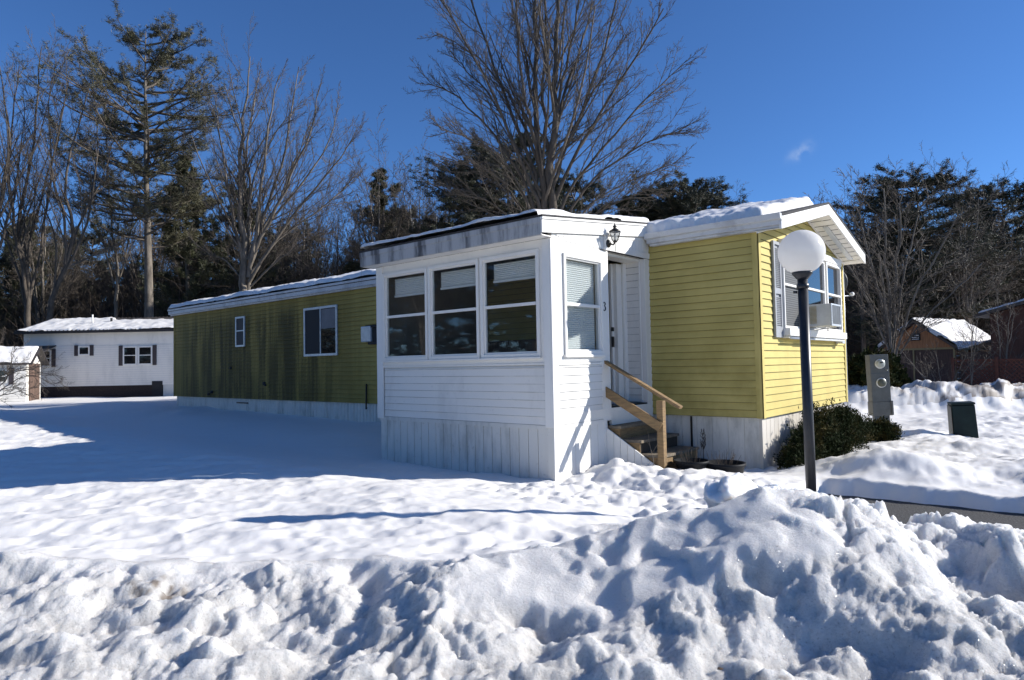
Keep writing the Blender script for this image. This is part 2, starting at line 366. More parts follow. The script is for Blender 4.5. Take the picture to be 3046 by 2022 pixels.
# ------------------------------------------------------------------ snow-covered ground, plowed bank, road, driveway
_f2 = np.array([FW[0], FW[1]]); _f2 /= np.linalg.norm(_f2); _r2 = np.array([_f2[1], -_f2[0]])
def to_ad(x, y): return (x - CAM[0]) * _r2[0] + (y - CAM[1]) * _r2[1], (x - CAM[0]) * _f2[0] + (y - CAM[1]) * _f2[1]
def gauss(x, y, x0, y0, sx, sy): return np.exp(-((x - x0) / sx) ** 2 - ((y - y0) / sy) ** 2)
def agauss(a, d, a0, d0, sl, sr, sf, sb): return np.exp(-((a - a0) / np.where(a < a0, sl, sr)) ** 2 - ((d - d0) / np.where(d < d0, sf, sb)) ** 2)
def yard_z(x, y):
    a, d = to_ad(x, y)
    z = np.full_like(x, -.645) + .013 * np.clip(-x - 5, 0, 45)
    z += .165 * ss(-2.55, -4.9, y) * (1 - ss(-.4, 1.4, x))
    z += .19 * ss(-3.0, 0, y) * ss(-4.8, -5.8, x) * (1 - ss(-19, -30, x))
    z += .10 * gauss(x, y, -1.25, -1.75, .45, .35) + .10 * gauss(x, y, -.3, -1.7, .9, .5)
    tr = ss(-2.4, -1.4, x) * (1 - ss(.6, 1.4, x)) * ss(-4.3, -3.4, y) * (1 - ss(-1.2, -.9, y))      # trodden snow in front of the steps
    z += tr * (.05 * lumps(x, y, .30, 101) + .03 * lumps(x, y, .14, 102) + .025 * fbm(x * 4, y * 4, 3, 103) - .03) + .06 * lumps(x, y, .22, 104) * gauss(x, y, -1.2, -1.75, .45, .3)
    z -= .06 * ss(-1.2, 0, y) * ss(-1.3, -.4, x) * (1 - ss(0, .8, x))                   # bare patch beside the steps
    # mounds on the far side of the drive
    z += .30 * gauss(x, y, 1.35, .25, .75, .42) + .14 * gauss(x, y, 2.9, .9, 1.3, .8) + .10 * gauss(x, y, .9, 5.0, .7, .7) + .10 * gauss(x, y, 1.9, 3.6, 1.2, .7)
    z += .05 * fbm(x * .6, y * .6, 2, 40) * ss(0, 1.5, x) * ss(-.6, .4, y)
    z += (.034 * fbm(x * 2.6 + 3, y * 2.6, 4, 50) - .030 * lumps(x, y, .33, 53) * ss(-.2, .3, perlin(x * .7, y * .7, 54))) * ss(.2, 1.0, x) * ss(-.6, .2, y) * (1 - ss(9, 14, y))
    z += .05 * np.maximum(0, fbm(x * 1.3 + 7, y * 1.3, 3, 77)) * ss(5.5, 7, y) * ss(-2, 1, x) * (1 - ss(11, 13, y))
    z += .007 * fbm(x * 5, y * 6, 3, 58) * (1 - .8 * ss(-4.5, -3.3, y) * ss(-3, -6, x))
    # soft dimples and wind ridges over the lawn
    u = x * .6 + y * .8; v = -x * .8 + y * .6
    z += .030 * fbm(u * 1.1, v * 2.6, 3, 60) * (1 - .75 * ss(-4.5, -3.3, y) * ss(-3, -6, x)) + .030 * fbm(x * .35, y * .35, 2, 64)
    z += .016 * np.minimum(0, perlin(x * 3.4, y * 3.0, 66) + .15) * 2 * (1 - ss(-5, -3.5, y))
    z -= .03 * lumps(x * .9 + y * .3, y * 1.2, .42, 68) * (1 - ss(-5, -4, y)) * .6
    return z
def bank_parts(x, y):
    """plowed bank along the road: returns its height and a 0..1 mask of how chunky it is"""
    a, d = to_ad(x, y)
    wob = .22 * perlin(a * .55, a * 0 + 3.3, 5) + .10 * perlin(a * 1.7, a * 0 + 1.3, 6)
    dc = 4.02 + wob; yz = yard_z(x, y)
    zc = -.44 + .05 * perlin(a * .9, a * 0 + 8.8, 7)
    t = np.clip((d - 1.55) / (dc - 1.55), 0, 1)
    front = -.86 + (zc + .86) * np.clip(t, 0, 1) ** .62
    back = yz + (zc - yz) * np.exp(-(np.clip(d - dc, 0, None) / .42) ** 2)
    z = np.where(d < dc, front, back)
    pile = .48 * agauss(a, d, 1.80, 4.60, 1.05, .88, 1.85, .66) + .10 * agauss(a, d, 2.85, 4.45, .6, .9, 1.2, .6)
    pile += .13 * agauss(a, d, 2.85, 3.45, .40, .9, .7, .35) - .17 * agauss(a, d, 2.42, 3.75, .22, .18, .5, .45) + .06 * agauss(a, d, .35, 4.1, .7, .7, .5, .6)
    pile += .08 * agauss(a, d, -2.75, 4.05, .35, .5, .5, .3) + .07 * agauss(a, d, -.35, 3.80, .45, .35, .25, .2) + .09 * agauss(a, d, -3.3, 4.35, .35, .4, .3, .3)
    z = z + pile
    side = 1 - ss(-.1, .3, d - dc - .02 + .12 * fbm(a * 3, d * 3, 3, 9))
    drift = np.exp(-((a - .72) / 1.15) ** 4 - ((d - 4.15) / .78) ** 4)
    right = ss(1.55, 1.95, a + .35 * fbm(a * 2, d * 2, 2, 12)) * (1 - ss(5.0, 5.5, d))
    rough = np.clip(np.maximum(side * (1 - ss(.30, .6, drift + .25 * fbm(a * 3, d * 3, 3, 14))), right), 0, 1)
    wx = a + .20 * fbm(a * 1.6, d * 1.6, 4, 20); wy = d + .20 * fbm(a * 1.6 + 9, d * 1.6, 4, 24)
    up = ss(1.2, 1.9, a) * ss(3.2, 3.9, d)                          # bigger, cleaner blocks up on the pile
    cr_ = ss(-.15, .35, fbm(a * .9, d * .9, 2, 33))                    # where the crust is broken into blocks
    L = (.030 + .04 * up) * lumps(wx, wy, .75, 31) + .018 * lumps(wx, wy, .33, 32) + (.012 + .015 * up) * lumps(wx, wy, .15, 33) + .008 * lumps(wx, wy, .07, 34) \
        + (.035 * cr_ * (1 - up) + .085 * up) * slabs(wx + .03 * perlin(a * 8, d * 8, 3), wy, .34, 41, .7) + (.016 * cr_ * (1 - up) + .045 * up) * slabs(wx, wy, .155, 42, .6) + (.006 * cr_ + .008 * up) * slabs(wx, wy, .07, 43, .5) \
        + .080 * fbm(a * 1.05, d * 1.4, 3, 35, .55) + .026 * fbm(a * 4.2, d * 4.6, 5, 36, .62) * (1 - .5 * up) + .006 * lumps(wx, wy, .03, 37) + .006 * fbm(a * 26, d * 26, 2, 99)
    rdg = 1 - np.abs(perlin(wx * 2.1, wy * 2.4, 39)); L = L + .030 * rdg ** 3 * (1 - .5 * up)
    hol = .13 * np.clip(fbm(a * 1.4 + 5, d * 1.9, 3, 38), 0, 1) * (1 - up)
    z = z + rough * (L - .085 - .05 * up - hol)
    z = z + (1 - rough) * .012 * fbm(a * 3, d * 3, 3, 45)
    drift_w = np.exp(-((a - .9) / 1.3) ** 4 - ((d - 4.0) / 1.1) ** 4) * (1 - rough)
    z = z + drift_w * (.05 * lumps(wx * .9, wy * .9, .38, 46) - .05 * lumps(wx + 3, wy, .30, 47))
    inb = 1 - ss(5.6, 6.2, d + .15 * fbm(a * 2, d * 2, 2, 49))
    return z, inb, rough * (1 - .85 * up) * (1 - ss(dc - .25, dc + .1, d + .25 * fbm(a * 2.5, d * 2.5, 3, 48))), dc
FAR_DC = 18.9
def far_bank(x, y):
    a, d = to_ad(x, y)
    wx = a + .12 * fbm(a * 1.5, d * 1.5, 2, 81); wy = d + .12 * fbm(a * 1.5 + 5, d * 1.5, 2, 83)
    e = ss(7.4, 9.6, a); h = .60 * e + .10 * perlin(a * .8, a * 0, 84) + .14 * gauss(a, a * 0, 12.4, 0, .7, 1) - .10 * gauss(a, a * 0, 14.1, 0, .3, 1)
    h = h * (1 - ss(40, 50, a)) + .12 * ss(6.6, 7.6, a) * (1 - e)
    pf = ss(17.5, 18.6, wy) * (1 - ss(19.2, 20.6, wy))
    return h * pf + pf * e * (.16 * lumps(wx, wy, .95, 86) + .07 * slabs(wx, wy, .60, 87, .5) + .05 * lumps(wx, wy, .33, 88) + .05 * lumps(wx, wy, .15, 89) + .14 * fbm(a * .9, d * .9, 3, 85) - .13), pf * ss(6.6, 7.8, a)
def ground_z(x, y):
    a, d = to_ad(x, y)
    z = yard_z(x, y); fb, fm = far_bank(x, y); z = z + fb
    bz, inb, rough, dc = bank_parts(x, y)
    z = z * (1 - inb) + bz * inb
    # the plowed drive: a trough with a steep cut edge on the house side
    edge = -.60 + .07 * fbm(x * 1.5, y * 0 + 1, 3, 90) + .012 * fbm(x * 6, y * 0, 2, 92)
    cut = (1 - ss(edge - .10, edge + .07, y)) * ss(.78, 1.0, x + .05 * perlin(y * 4, x, 94)) * ss(5.15, 5.75, d + .12 * fbm(a * 2.5, d * 2.5, 3, 96)) * (1 - ss(9, 10, d - a * 0))
    z = z * (1 - cut) + (-.90) * cut
    # road where the photographer stands
    rd = 1 - ss(1.45, 1.75, d + .1 * fbm(a * 2, d * 2, 2, 97))
    z = z * (1 - rd) + (-.93) * rd
    return z, inb, rough, fm, dc
dn = [1.5]
while dn[-1] < 75: dn.append(dn[-1] * 1.0056 + .0008)
dn = np.array(dn); rows = np.concatenate([[-120, -60, -20, -6, 0, .8, 1.2, 1.35], dn, [90, 120, 200, 400, 800]])
NC = 840; s_ = np.linspace(-1, 1, NC)
wd = 2.6 + .92 * np.clip(rows, 1.5, 75) + np.clip(rows - 75, 0, None) * 1.0 + np.clip(1.5 - rows, 0, None) * .8
A2, D2 = s_[None, :] * wd[:, None], np.repeat(rows[:, None], NC, 1)
PX = CAM[0] + _r2[0] * A2 + _f2[0] * D2; PY = CAM[1] + _r2[1] * A2 + _f2[1] * D2
PZ, INB, ROUGH, FM, DC = ground_z(PX.ravel(), PY.ravel())
V = np.stack([PX.ravel(), PY.ravel(), PZ], 1); RWS = len(rows)
idx = np.arange(RWS * NC).reshape(RWS, NC)
Fq = np.stack([idx[:-1, :-1], idx[:-1, 1:], idx[1:, 1:], idx[1:, :-1]], -1).reshape(-1, 4)
dq = D2[:-1, :-1].ravel(); inb = INB.reshape(RWS, NC)[:-1, :-1].ravel(); fm = FM.reshape(RWS, NC)[:-1, :-1].ravel(); rg = ROUGH.reshape(RWS, NC)[:-1, :-1].ravel()
dcq = DC.reshape(RWS, NC)[:-1, :-1].ravel(); aq = A2[:-1, :-1].ravel()
near = (dq > 1.5) & (inb > .5) & ((dq < dcq + .25) | (aq > .6 - (4.9 - dq) * 0) & (dq < 5.4))
farb = fm > .35
def sub(mask, name, mt, smooth=True):
    f = Fq[mask]; u, inv = np.unique(f, return_inverse=True)
    o = mesh_np(name, V[u], inv.reshape(f.shape), mt, smooth=smooth)
    at = o.data.attributes.new("crust", 'FLOAT', 'POINT'); at.data.foreach_set("value", (ROUGH * INB)[u].astype(np.float32))
    aa, dd = to_ad(V[u][:, 0], V[u][:, 1])
    soil = np.clip(1.5 * gauss(aa, dd, -2.1, 3.95, .17, .09) + .9 * gauss(aa, dd, 1.05, 2.75, .10, .08) + .6 * gauss(aa, dd, 2.05, 3.75, .08, .06) + .5 * gauss(aa, dd, .1, 2.5, .12, .1), 0, 1) * ss(-.25, .35, fbm(aa * 14, dd * 14, 4, 71))
    soil += 1.8 * gauss(aa, dd, 13.3, 18.45, 1.2, .25) * ss(-.3, .15, fbm(aa * 2, dd * 4, 4, 72)) + 1.6 * gauss(aa, dd, 13.4, 17.95, 1.9, .22) * ss(-.5, .1, fbm(aa * 3, dd * 3, 4, 73)) + 1.2 * gauss(aa, dd, 11.2, 18.6, .7, .3) * ss(-.1, .35, fbm(aa * 3, dd * 3, 4, 74)) + 1.2 * gauss(aa, dd, 14.6, 18.2, .5, .5)
    soil += .5 * (dd > 17) * ss(.35, .55, fbm(aa * 5, dd * 5, 3, 75))
    at = o.data.attributes.new("soil", 'FLOAT', 'POINT'); at.data.foreach_set("value", np.clip(soil, 0, 1).astype(np.float32)); return o
tag(sub(~near & ~farb, "snow_ground", M['snow']), kind='structure', label='smooth snow covering the yard and woods floor')
tag(sub(near, "snow_bank", M['ice']), 'rough icy plowed snow bank with a tall chunky pile along the road in front', 'snow bank')
tag(sub(farb, "snow_bank", M['dirty']), 'dirty plowed snow bank with dark soil, behind the green utility cabinet', 'snow bank')
def gz(x, y): return float(ground_z(np.array([float(x)]), np.array([float(y)]))[0][0])
mb = MB(); mb.add([(.6, -4.2, -.80), (60, -4.2, -.80), (60, -.3, -.80), (.6, -.3, -.80)], [(0, 1, 2, 3)])
tag(mb.build("driveway", M['asphalt']), kind='structure')
q = [G(-60, -9), G(60, -9), G(60, 1.9), G(-60, 1.9)]
mb = MB(); mb.add([(x, y, -.87) for x, y in q], [(0, 1, 2, 3)]); tag(mb.build("road", M['asphalt']), kind='structure')

# loose blocks of snow on the pile
def chunk(x, y, r, seed, sink=.35, sq=(1, 1, .8), lab=None, grp='blocks of plowed snow on the pile'):
    rr = np.random.default_rng(seed); import bmesh
    bm = bmesh.new(); bmesh.ops.create_icosphere(bm, subdivisions=5, radius=1)
    co = np.array([v.co[:] for v in bm.verts]); ca = rr.normal(size=(16, 3)); ca /= np.linalg.norm(ca, axis=1)[:, None]
    dd = np.min(1.0 / np.clip(co @ ca.T / rr.uniform(.72, 1.02, 16), .2, None), axis=1)     # faceted block
    dd = np.minimum(dd, 1.0); n = co * dd[:, None]
    nz = fbm(n[:, 0] * 1.6 + seed, n[:, 1] * 1.6 + n[:, 2] * 1.3, 4, seed % 50); n *= (1 + .24 * nz)[:, None]
    n += co * (.06 * lumps(n[:, 0] * 1 + n[:, 2] * .7, n[:, 1] + n[:, 2] * .6, .5, seed % 40))[:, None]
    n *= np.array(sq) * r; an = rr.uniform(0, 6.28); c_, s2 = math.cos(an), math.sin(an)
    n = np.stack([n[:, 0] * c_ - n[:, 1] * s2, n[:, 0] * s2 + n[:, 1] * c_, n[:, 2]], 1)
    F = np.array([[v.index for v in f.verts] for f in bm.faces]); bm.free()
    z = gz(x, y) + r * sq[2] * (1 - 2 * sink)
    o = mesh_np("snow_block", n, F, M['block'], smooth=True); o.location = (x, y, z)
    return tag(o, lab or 'rounded block of white snow lying on the plowed pile by the drive', 'snow block', grp)
x, y = G(1.42, 4.42); chunk(x, y, .165, 11, .46, (1.35, .9, .85), 'largest block of snow standing on the left shoulder of the plowed pile', 'blocks of plowed snow on the pile')
x, y = G(1.72, 4.50); chunk(x, y, .09, 23, .5, (1.2, .95, .8), 'small white lump on the crest beside the largest snow block, left of the lamp post')

M['leaf'] = mat("dead_leaf_brown", (.05, .028, .015), .8)
for i, (a, d, r, lb) in enumerate([(.96, 2.72, .028, "dark curled dead leaf lying low on the icy bank in front of the pile"), (.88, 2.95, .016, "small dark leaf fragment above the curled dead leaf on the bank"), (-.62, 2.75, .012, "thin dark twig scrap on the left part of the icy bank")]):
    x, y = G(a, d); z = gz(x, y) + .006; mb = MB((x, y, z))
    q = [(-1, -.2, 0), (-.3, -.5, .25), (.5, -.4, .1), (1, .1, .35), (.3, .5, .15), (-.5, .4, .3)]
    mb.add([(x + p_[0] * r, y + p_[1] * r, z + p_[2] * r) for p_ in q] + [(x + p_[0] * r, y + p_[1] * r, z + p_[2] * r + .002) for p_ in q], [(5, 4, 3, 2, 1, 0), (6, 7, 8, 9, 10, 11)] + [(k, (k + 1) % 6, 6 + (k + 1) % 6, 6 + k) for k in range(6)])
    o = mb.build("dead_leaf", M['leaf']); o.location = (x, y, z); o.rotation_euler = (.3, .2, i); tag(o, lb, "leaf")

# ------------------------------------------------------------------ the yellow mobile home
W_, L_, H_ = 4.166, 18.5, 2.57
HO = (-9.0, 2.08, -.65)
home = empty("mobile_home", HO, "long yellow mobile home with lap siding, its back stretch streaked with mildew", "mobile home")
LAP = .1016
def laps_x(mb, x0, x1, y, z0, n, sgn=-1, out=.020, top=None):
    """lap siding on a wall along x facing sgn*y; butt edges, coloured dark for lap shadow and grime, go to the twin builder mb.lip"""
    mb.lip = MB(mb.org)
    for i in range(n):
        a = z0 + i * LAP; b = a + LAP
        if top is not None and a >= top: break
        if top is not None: b = min(b, top)
        k = .0008 * math.sin(i * 7.3)
        ya, yb = y + sgn * (out + k), y + sgn * .001
        mb.add([(x0, ya, a + .005), (x1, ya, a + .005), (x1, yb, b), (x0, yb, b)], [(0, 1, 2, 3)])
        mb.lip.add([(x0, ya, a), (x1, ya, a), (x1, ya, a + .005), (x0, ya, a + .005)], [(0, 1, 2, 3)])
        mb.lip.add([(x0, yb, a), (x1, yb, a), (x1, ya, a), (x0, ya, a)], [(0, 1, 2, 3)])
def laps_y(mb, ys, x, z0, n, sgn=1, out=.016, top=None):
    """lap siding facing sgn*x; ys(z) gives the clipped y range at height z (for a gable)"""
    mb.lip = MB(mb.org)
    for i in range(n):
        a = z0 + i * LAP; b = a + LAP
        if top is not None: b = min(b, top)
        if b <= a: break
        (a0, a1), (b0, b1) = ys(a), ys(b)
        if a1 - a0 < .02: break
        k = .0008 * math.sin(i * 5.1); xa, xb = x + sgn * (out + k), x + sgn * .001
        mb.add([(xa, a0, a + .004), (xa, a1, a + .004), (xb, b1, b), (xb, b0, b)], [(0, 1, 2, 3)])
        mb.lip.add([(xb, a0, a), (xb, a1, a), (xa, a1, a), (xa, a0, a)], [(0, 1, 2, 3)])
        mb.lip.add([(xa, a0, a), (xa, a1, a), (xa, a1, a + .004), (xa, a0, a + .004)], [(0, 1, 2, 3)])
RS = .243                                             # roof pitch
def roof_h(y): return 2.70 + RS * (min(y, W_ - y) + .10)
mb = MB(HO); laps_x(mb, -L_, -.03, 0, 0, 26, top=2.56); mb.box(-L_, -.01, .02, .08, 0, 2.6); o = mb.build("side_wall", M['yellow'], home); mb.lip.build("shade_and_grime_lap_edges", M['lip_y'], o)
mb = MB(HO); laps_x(mb, -L_, -.03, W_, 0, 26, sgn=1, top=2.56); mb.box(-L_, -.01, W_ - .08, W_ - .02, 0, 2.6); mb.build("side_wall", M['yellow'], home)
def gab(z):
    if z <= 2.58: return (.05, W_ - .05)
    q = (z - 2.58) / RS; return (.05 + q, W_ - .05 - q)
mb = MB(HO); laps_y(mb, gab, 0, 0, 32); mb.prism([(-.06, 0, 0), (-.06, W_, 0), (-.06, W_, 2.6), (-.06, W_ / 2, 3.08), (-.06, 0, 2.6)], (.055, 0, 0))
o = mb.build("end_wall", M['yellow'], home); mb.lip.build("shade_and_grime_lap_edges", M['lip_y'], o)
mb = MB(HO); laps_y(mb, gab, -L_, 0, 32, sgn=-1); mb.prism([(-L_, 0, 0), (-L_, W_, 0), (-L_, W_, 2.6), (-L_, W_ / 2, 3.08), (-L_, 0, 2.6)], (.055, 0, 0))
mb.build("end_wall", M['yellow'], home)
for (x, y) in ((0, 0), (0, W_), (-L_, 0)):
    mb = MB(HO); sx = 1 if x == 0 else -1; sy = -1 if y == 0 else 1
    mb.box(min(x - sx * .075, x + sx * .022), max(x - sx * .075, x + sx * .022), min(y + sy * .003, y + sy * .022), max(y + sy * .003, y + sy * .022), -.005, 2.58)
    mb.box(min(x + sx * .003, x + sx * .024), max(x + sx * .003, x + sx * .024), min(y + sy * .022, y - sy * .06), max(y + sy * .022, y - sy * .06), -.005, 2.58)
    mb.build("corner_board", M['yellow'], home, bevel=.003)
# skirting: ribbed panels
def ribbed(mb, p0, p1, z0, z1, nrm, step=.105, gap=.012, dep=.010):
    p0, p1 = Vector(p0), Vector(p1); d = p1 - p0; L = d.length; d.normalize(); n = Vector(nrm)
    k = int(L / step); st = L / max(k, 1)
    def top(t): return z1
    for i in range(max(k, 1)):
        a = p0 + d * (i * st); b = p0 + d * ((i + 1) * st - gap); c = p0 + d * ((i + 1) * st)
        for q0, q1, off in ((a, b, 0), (b, c, -dep)):
            u, v = q0 + n * off, q1 + n * off
            mb.add([(u.x, u.y, z0), (v.x, v.y, z0), (v.x, v.y, z1), (u.x, u.y, z1)], [(0, 1, 2, 3)])
        for q in (b, c):
            u, v = q, q - n * dep
            mb.add([(u.x, u.y, z0), (v.x, v.y, z0), (v.x, v.y, z1), (u.x, u.y, z1)], [(0, 1, 2, 3)])
mb = MB(HO); ribbed(mb, (-L_ + .1, .035, 0), (-5.0, .035, 0), -.95, .0, (0, -1, 0), .115); mb.build("skirting", M['skirt'], home)
mb = MB(HO); ribbed(mb, (-1.66, .035, 0), (-.04, .035, 0), -.95, -.0, (0, -1, 0), .205, .008)
mb.build("skirting", M['skirt'], home)
mb = MB(HO); ribbed(mb, (-.03, .045, 0), (-.03, W_ - .05, 0), -.95, -.0, (1, 0, 0), .155, .010); mb.box(-.07, -.027, .033, .062, -.95, 0)
mb.build("skirting", M['skirt_end'], home)
mb = MB(HO); ribbed(mb, (-L_ + .1, W_ - .05, 0), (-.1, W_ - .05, 0), -.95, 0, (0, 1, 0), .4); ribbed(mb, (-L_ + .1, .04, 0), (-L_ + .1, W_ - .05, 0), -.95, 0, (-1, 0, 0), .3)
mb.build("skirting", M['skirt'], home)
mb = MB(HO)                                        # perforated joint strip on the skirting
mb.box(-1.06, -1.035, .012, .03, -.66, -.01)
for k in range(26): mb.box(-1.053, -1.042, .006, .0115, -.64 + k * .024, -.628 + k * .024)
mb.build("joint_strip", M['bronze'], home)
# roof: two slopes
mb = MB(HO)
x0, x1 = -L_ - .14, .36
for s in (0, 1):
    ya, yb = (-.14, W_ / 2) if s == 0 else (W_ + .14, W_ / 2)
    za, zb = roof_h(-.14) + .005, roof_h(W_ / 2) + .005
    if s == 0: mb.prism([(x0, ya, za), (x0, yb, zb), (x0, yb, zb - .03), (x0, ya, za - .03)], (x1 + .02 - x0, 0, 0))
    else: mb.prism([(x0, yb + .001, zb), (x0, ya, za), (x0, ya, za - .03), (x0, yb + .001, zb - .03)], (x1 + .02 - x0, 0, 0))
mb.build("roof", M['roof'], home)
# side fascia boards with a stepped lower edge, front part is a box gutter
mb = MB(HO); mb.box(-L_ - .15, -5.1, -.13, -.02, 2.575, 2.72); mb.box(-L_ - .15, -5.1, -.15, -.13, 2.68, 2.735); mb.box(-L_ - .14, -5.1, -.07, -.015, 2.535, 2.575)
for k in range(8): mb.box(-L_ + k * 1.83, -L_ + k * 1.83 + .012, -.1335, -.128, 2.575, 2.68)
mb.build("side_fascia", M['gutter'], home, bevel=.003)
mb = MB(HO)
mb.prism([(-1.62, -.20, 2.625), (-1.62, -.22, 2.70), (-1.62, -.10, 2.70), (-1.62, -.10, 2.60)], (2.0, 0, 0))
mb.box(-1.60, .36, -.155, -.10, 2.555, 2.622); mb.box(-1.57, .34, -.12, -.02, 2.52, 2.5545)
mb.build("gutter", M['gutter'], home, bevel=.004)
mb = MB(HO); mb.box(-L_ - .1, .3, W_ + .02, W_ + .14, 2.56, 2.69); mb.build("side_fascia", M['white'], home)
for s in (0, 1):                                   # rake fascia boards of the front gable
    ya, yb = (-.14, W_ / 2) if s == 0 else (W_ + .14, W_ / 2)
    za, zb = roof_h(-.14) - .03, roof_h(W_ / 2) - .03
    mb = MB(HO)
    if s == 0: mb.prism([(.345, ya, za - .165), (.345, yb - .001, zb - .165), (.345, yb - .001, zb), (.345, ya, za)], (.03, 0, 0))
    else: mb.prism([(.345, yb + .001, zb - .165), (.345, ya, za - .165), (.345, ya, za), (.345, yb + .001, zb)], (.03, 0, 0))
    mb.build("rake_board", M['cleanwhite'], home, bevel=.003)
    mb = MB(HO)
    n = 11
    for i in range(n):                              # soffit strips with a vented middle row
        f0, f1 = i / n, (i + 1) / n - .012
        p = lambda f: (ya + (yb - ya) * f, za - .15 + (zb - za) * f)
        (a0, a1), (b0, b1) = p(f0), p(f1)
        mb.add([(.02, a0, a1), (.345, a0, a1), (.345, b0, b1), (.02, b0, b1)], [(0, 1, 2, 3)])
        (c0, c1) = p((i + 1) / n); mb.add([(.02, b0, b1 + .008), (.345, b0, b1 + .008), (.345, c0, c1 + .008), (.02, c0, c1 + .008)], [(0, 1, 2, 3)])
    mb.build("soffit", M['white'], home)
    mb = MB(HO)
    (a0, a1), (b0, b1) = p(.12), p(.80)
    mb.prism([(.15, a0, a1 - .004), (.23, a0, a1 - .004), (.23, b0, b1 - .004), (.15, b0, b1 - .004)], (0, 0, -.012)); mb.build("soffit_vent", M['alu'], home)
    mb = MB(HO); (a0, a1), (b0, b1) = p(0.03), p(1)
    mb.prism([(.018, a0, a1 - .035), (.018, b0, b1 - .035), (.018, b0, b1 + .005), (.018, a0, a1 + .005)], (.012, 0, 0)); mb.build("rake_trim", M['white'], home)
# window helper: everything lies on a wall plane; axis 'x' = wall along x facing -y, 'y' = wall along y facing +x
def P3(ax, base, u, o, z):      # u along the wall, o outward
    return (u, base - o, z) if ax == 'x' else (base + o, u, z)
def wbox(mb, ax, base, u0, u1, o0, o1, z0, z1):
    a, b = P3(ax, base, u0, o0, z0), P3(ax, base, u1, o1, z1)
    return mb.box(min(a[0], b[0]), max(a[0], b[0]), min(a[1], b[1]), max(a[1], b[1]), z0, z1)
def wframe(mb, ax, base, u0, u1, z0, z1, t, o0, o1, tb=None):
    tb = tb or t
    wbox(mb, ax, base, u0, u0 + t, o0, o1, z0, z1); wbox(mb, ax, base, u1 - t, u1, o0, o1, z0, z1)
    wbox(mb, ax, base, u0 + t, u1 - t, o0, o1, z1 - t, z1); wbox(mb, ax, base, u0 + t, u1 - t, o0, o1, z0, z0 + tb)
# big slider on the long wall
def win(parent, org, ax, base, u0, u1, z0, z1, t=.05, name="window", fm='alu', pane='glass_refl', rail=None, mull=None, o=.035, blind=None):
    mb = MB(org); wframe(mb, ax, base, u0, u1, z0, z1, t, .003, o)
    f = mb.build(name, M[fm], parent, bevel=.003)
    mb = MB(org); wbox(mb, ax, base, u0 + t * .9, u1 - t * .9, .016, .019, z0 + t * .9, z1 - t * .9); mb.build("pane", M[pane], f)
    if rail or mull:
        mb = MB(org)
        for r in (rail or []): wbox(mb, ax, base, u0 + t, u1 - t, .0195, o - .006, r - .016, r + .016)
        for q in (mull or []): wbox(mb, ax, base, q - .016, q + .016, .0195, o - .006, z0 + t, z1 - t)
        mb.build("sash_bar", M[fm], f)
    return f
f = win(home, HO, 'x', -.012, -11.06, -9.68, 1.08, 2.25, .055, mull=[-10.36])
mb = MB(HO); wbox(mb, 'x', -.012, -11.0, -10.4, .0195, .021, 1.14, 2.2); mb.build("open_sash", M['dark'], f)
mb = MB(HO); wbox(mb, 'x', -.012, -10.33, -9.75, .0195, .0205, 1.72, 2.18); mb.build("blind", mat("faded_shade", (.16, .16, .17), .7, var=.15), f)
win(home, HO, 'x', -.012, -14.47, -13.96, 1.42, 2.25, .05, pane='screen', rail=[1.86])
# dryer vent hood, drain pipes and other fittings of the long wall
mb = MB(HO); mb.box(-8.62, -8.28, -.17, -.015, 1.34, 1.68); mb.build("vent_hood", M['alu'], home, bevel=.02)
mb = MB(HO); mb.box(-8.44, -8.14, -.12, -.015, 1.28, 1.64); mb.box(-8.47, -8.1, -.16, -.015, 1.645, 1.70); mb.build("hood_body", M['dark'], home, bevel=.01)
mb = MB(HO); mb.tube([(-8.62, -.03, .43), (-8.62, -.04, .1), (-8.61, -.05, -.07), (-8.55, -.10, -.11), (-8.50, -.12, -.09)], .018, 6); mb.build("drain_pipe", M['bronze'], home)
for (x, z, r) in ((-14.75, .85, .035), (-12.95, .42, .05), (-12.9, .38, .03), (-15.9, .16, .05), (-16.1, .1, .04)):
    mb = MB(HO); mb.lathe((x, -.014, z), [(0, -.05), (r * .8, -.045), (r, 0)], 10, 'y'); mb.build("pipe_cap", M['dark'], home)
mb = MB(HO); mb.box(-14.5, -13.9, .0, .03, -.13, -.10); mb.build("skirt_latch", M['bronze'], home)
# end wall: triple window with storm frames, shutter and folded awning box
EB = .014
f = win(home, HO, 'y', EB, .80, 1.72, 1.24, 2.42, .035, fm='cleanwhite', pane='screen', rail=[1.88], o=.06)
mb = MB(HO)
for k in range(34): wbox(mb, 'y', EB, .86, 1.66, .0195, .0215, 1.30 + k * .0325, 1.315 + k * .0325)
mb.build("blind", mat("dim_slats", (.09, .095, .10), .6), f)
f = win(home, HO, 'y', EB, 1.76, 2.86, 1.24, 2.42, .04, fm='cleanwhite', rail=[1.90], o=.055)
f = win(home, HO, 'y', EB, 2.90, 3.77, 1.24, 2.42, .05, fm='cleanwhite', rail=[1.88], o=.075)
mb = MB(HO); wbox(mb, 'y', EB, .78, 3.80, .003, .085, 2.424, 2.53)
for k in range(40): wbox(mb, 'y', EB, .9 + k * .07, .925 + k * .07, .0855, .087, 2.43, 2.445)
mb.build("window_header", M['cleanwhite'], home, bevel=.004)
mb = MB(HO); wbox(mb, 'y', EB, .78, 3.80, .003, .13, 1.125, 1.235); wbox(mb, 'y', EB, .80, 3.78, .003, .10, 1.095, 1.12); mb.build("window_sill", M['cleanwhite'], home, bevel=.005)
mb = MB(HO); mb.tube([(EB + .12, .8, 1.09), (EB + .12, 3.55, 1.09)], .014, 8); wbox(mb, 'y', EB, 3.5, 3.66, .02, .13, 1.045, 1.09); mb.build("awning_bar", M['alu'], home)
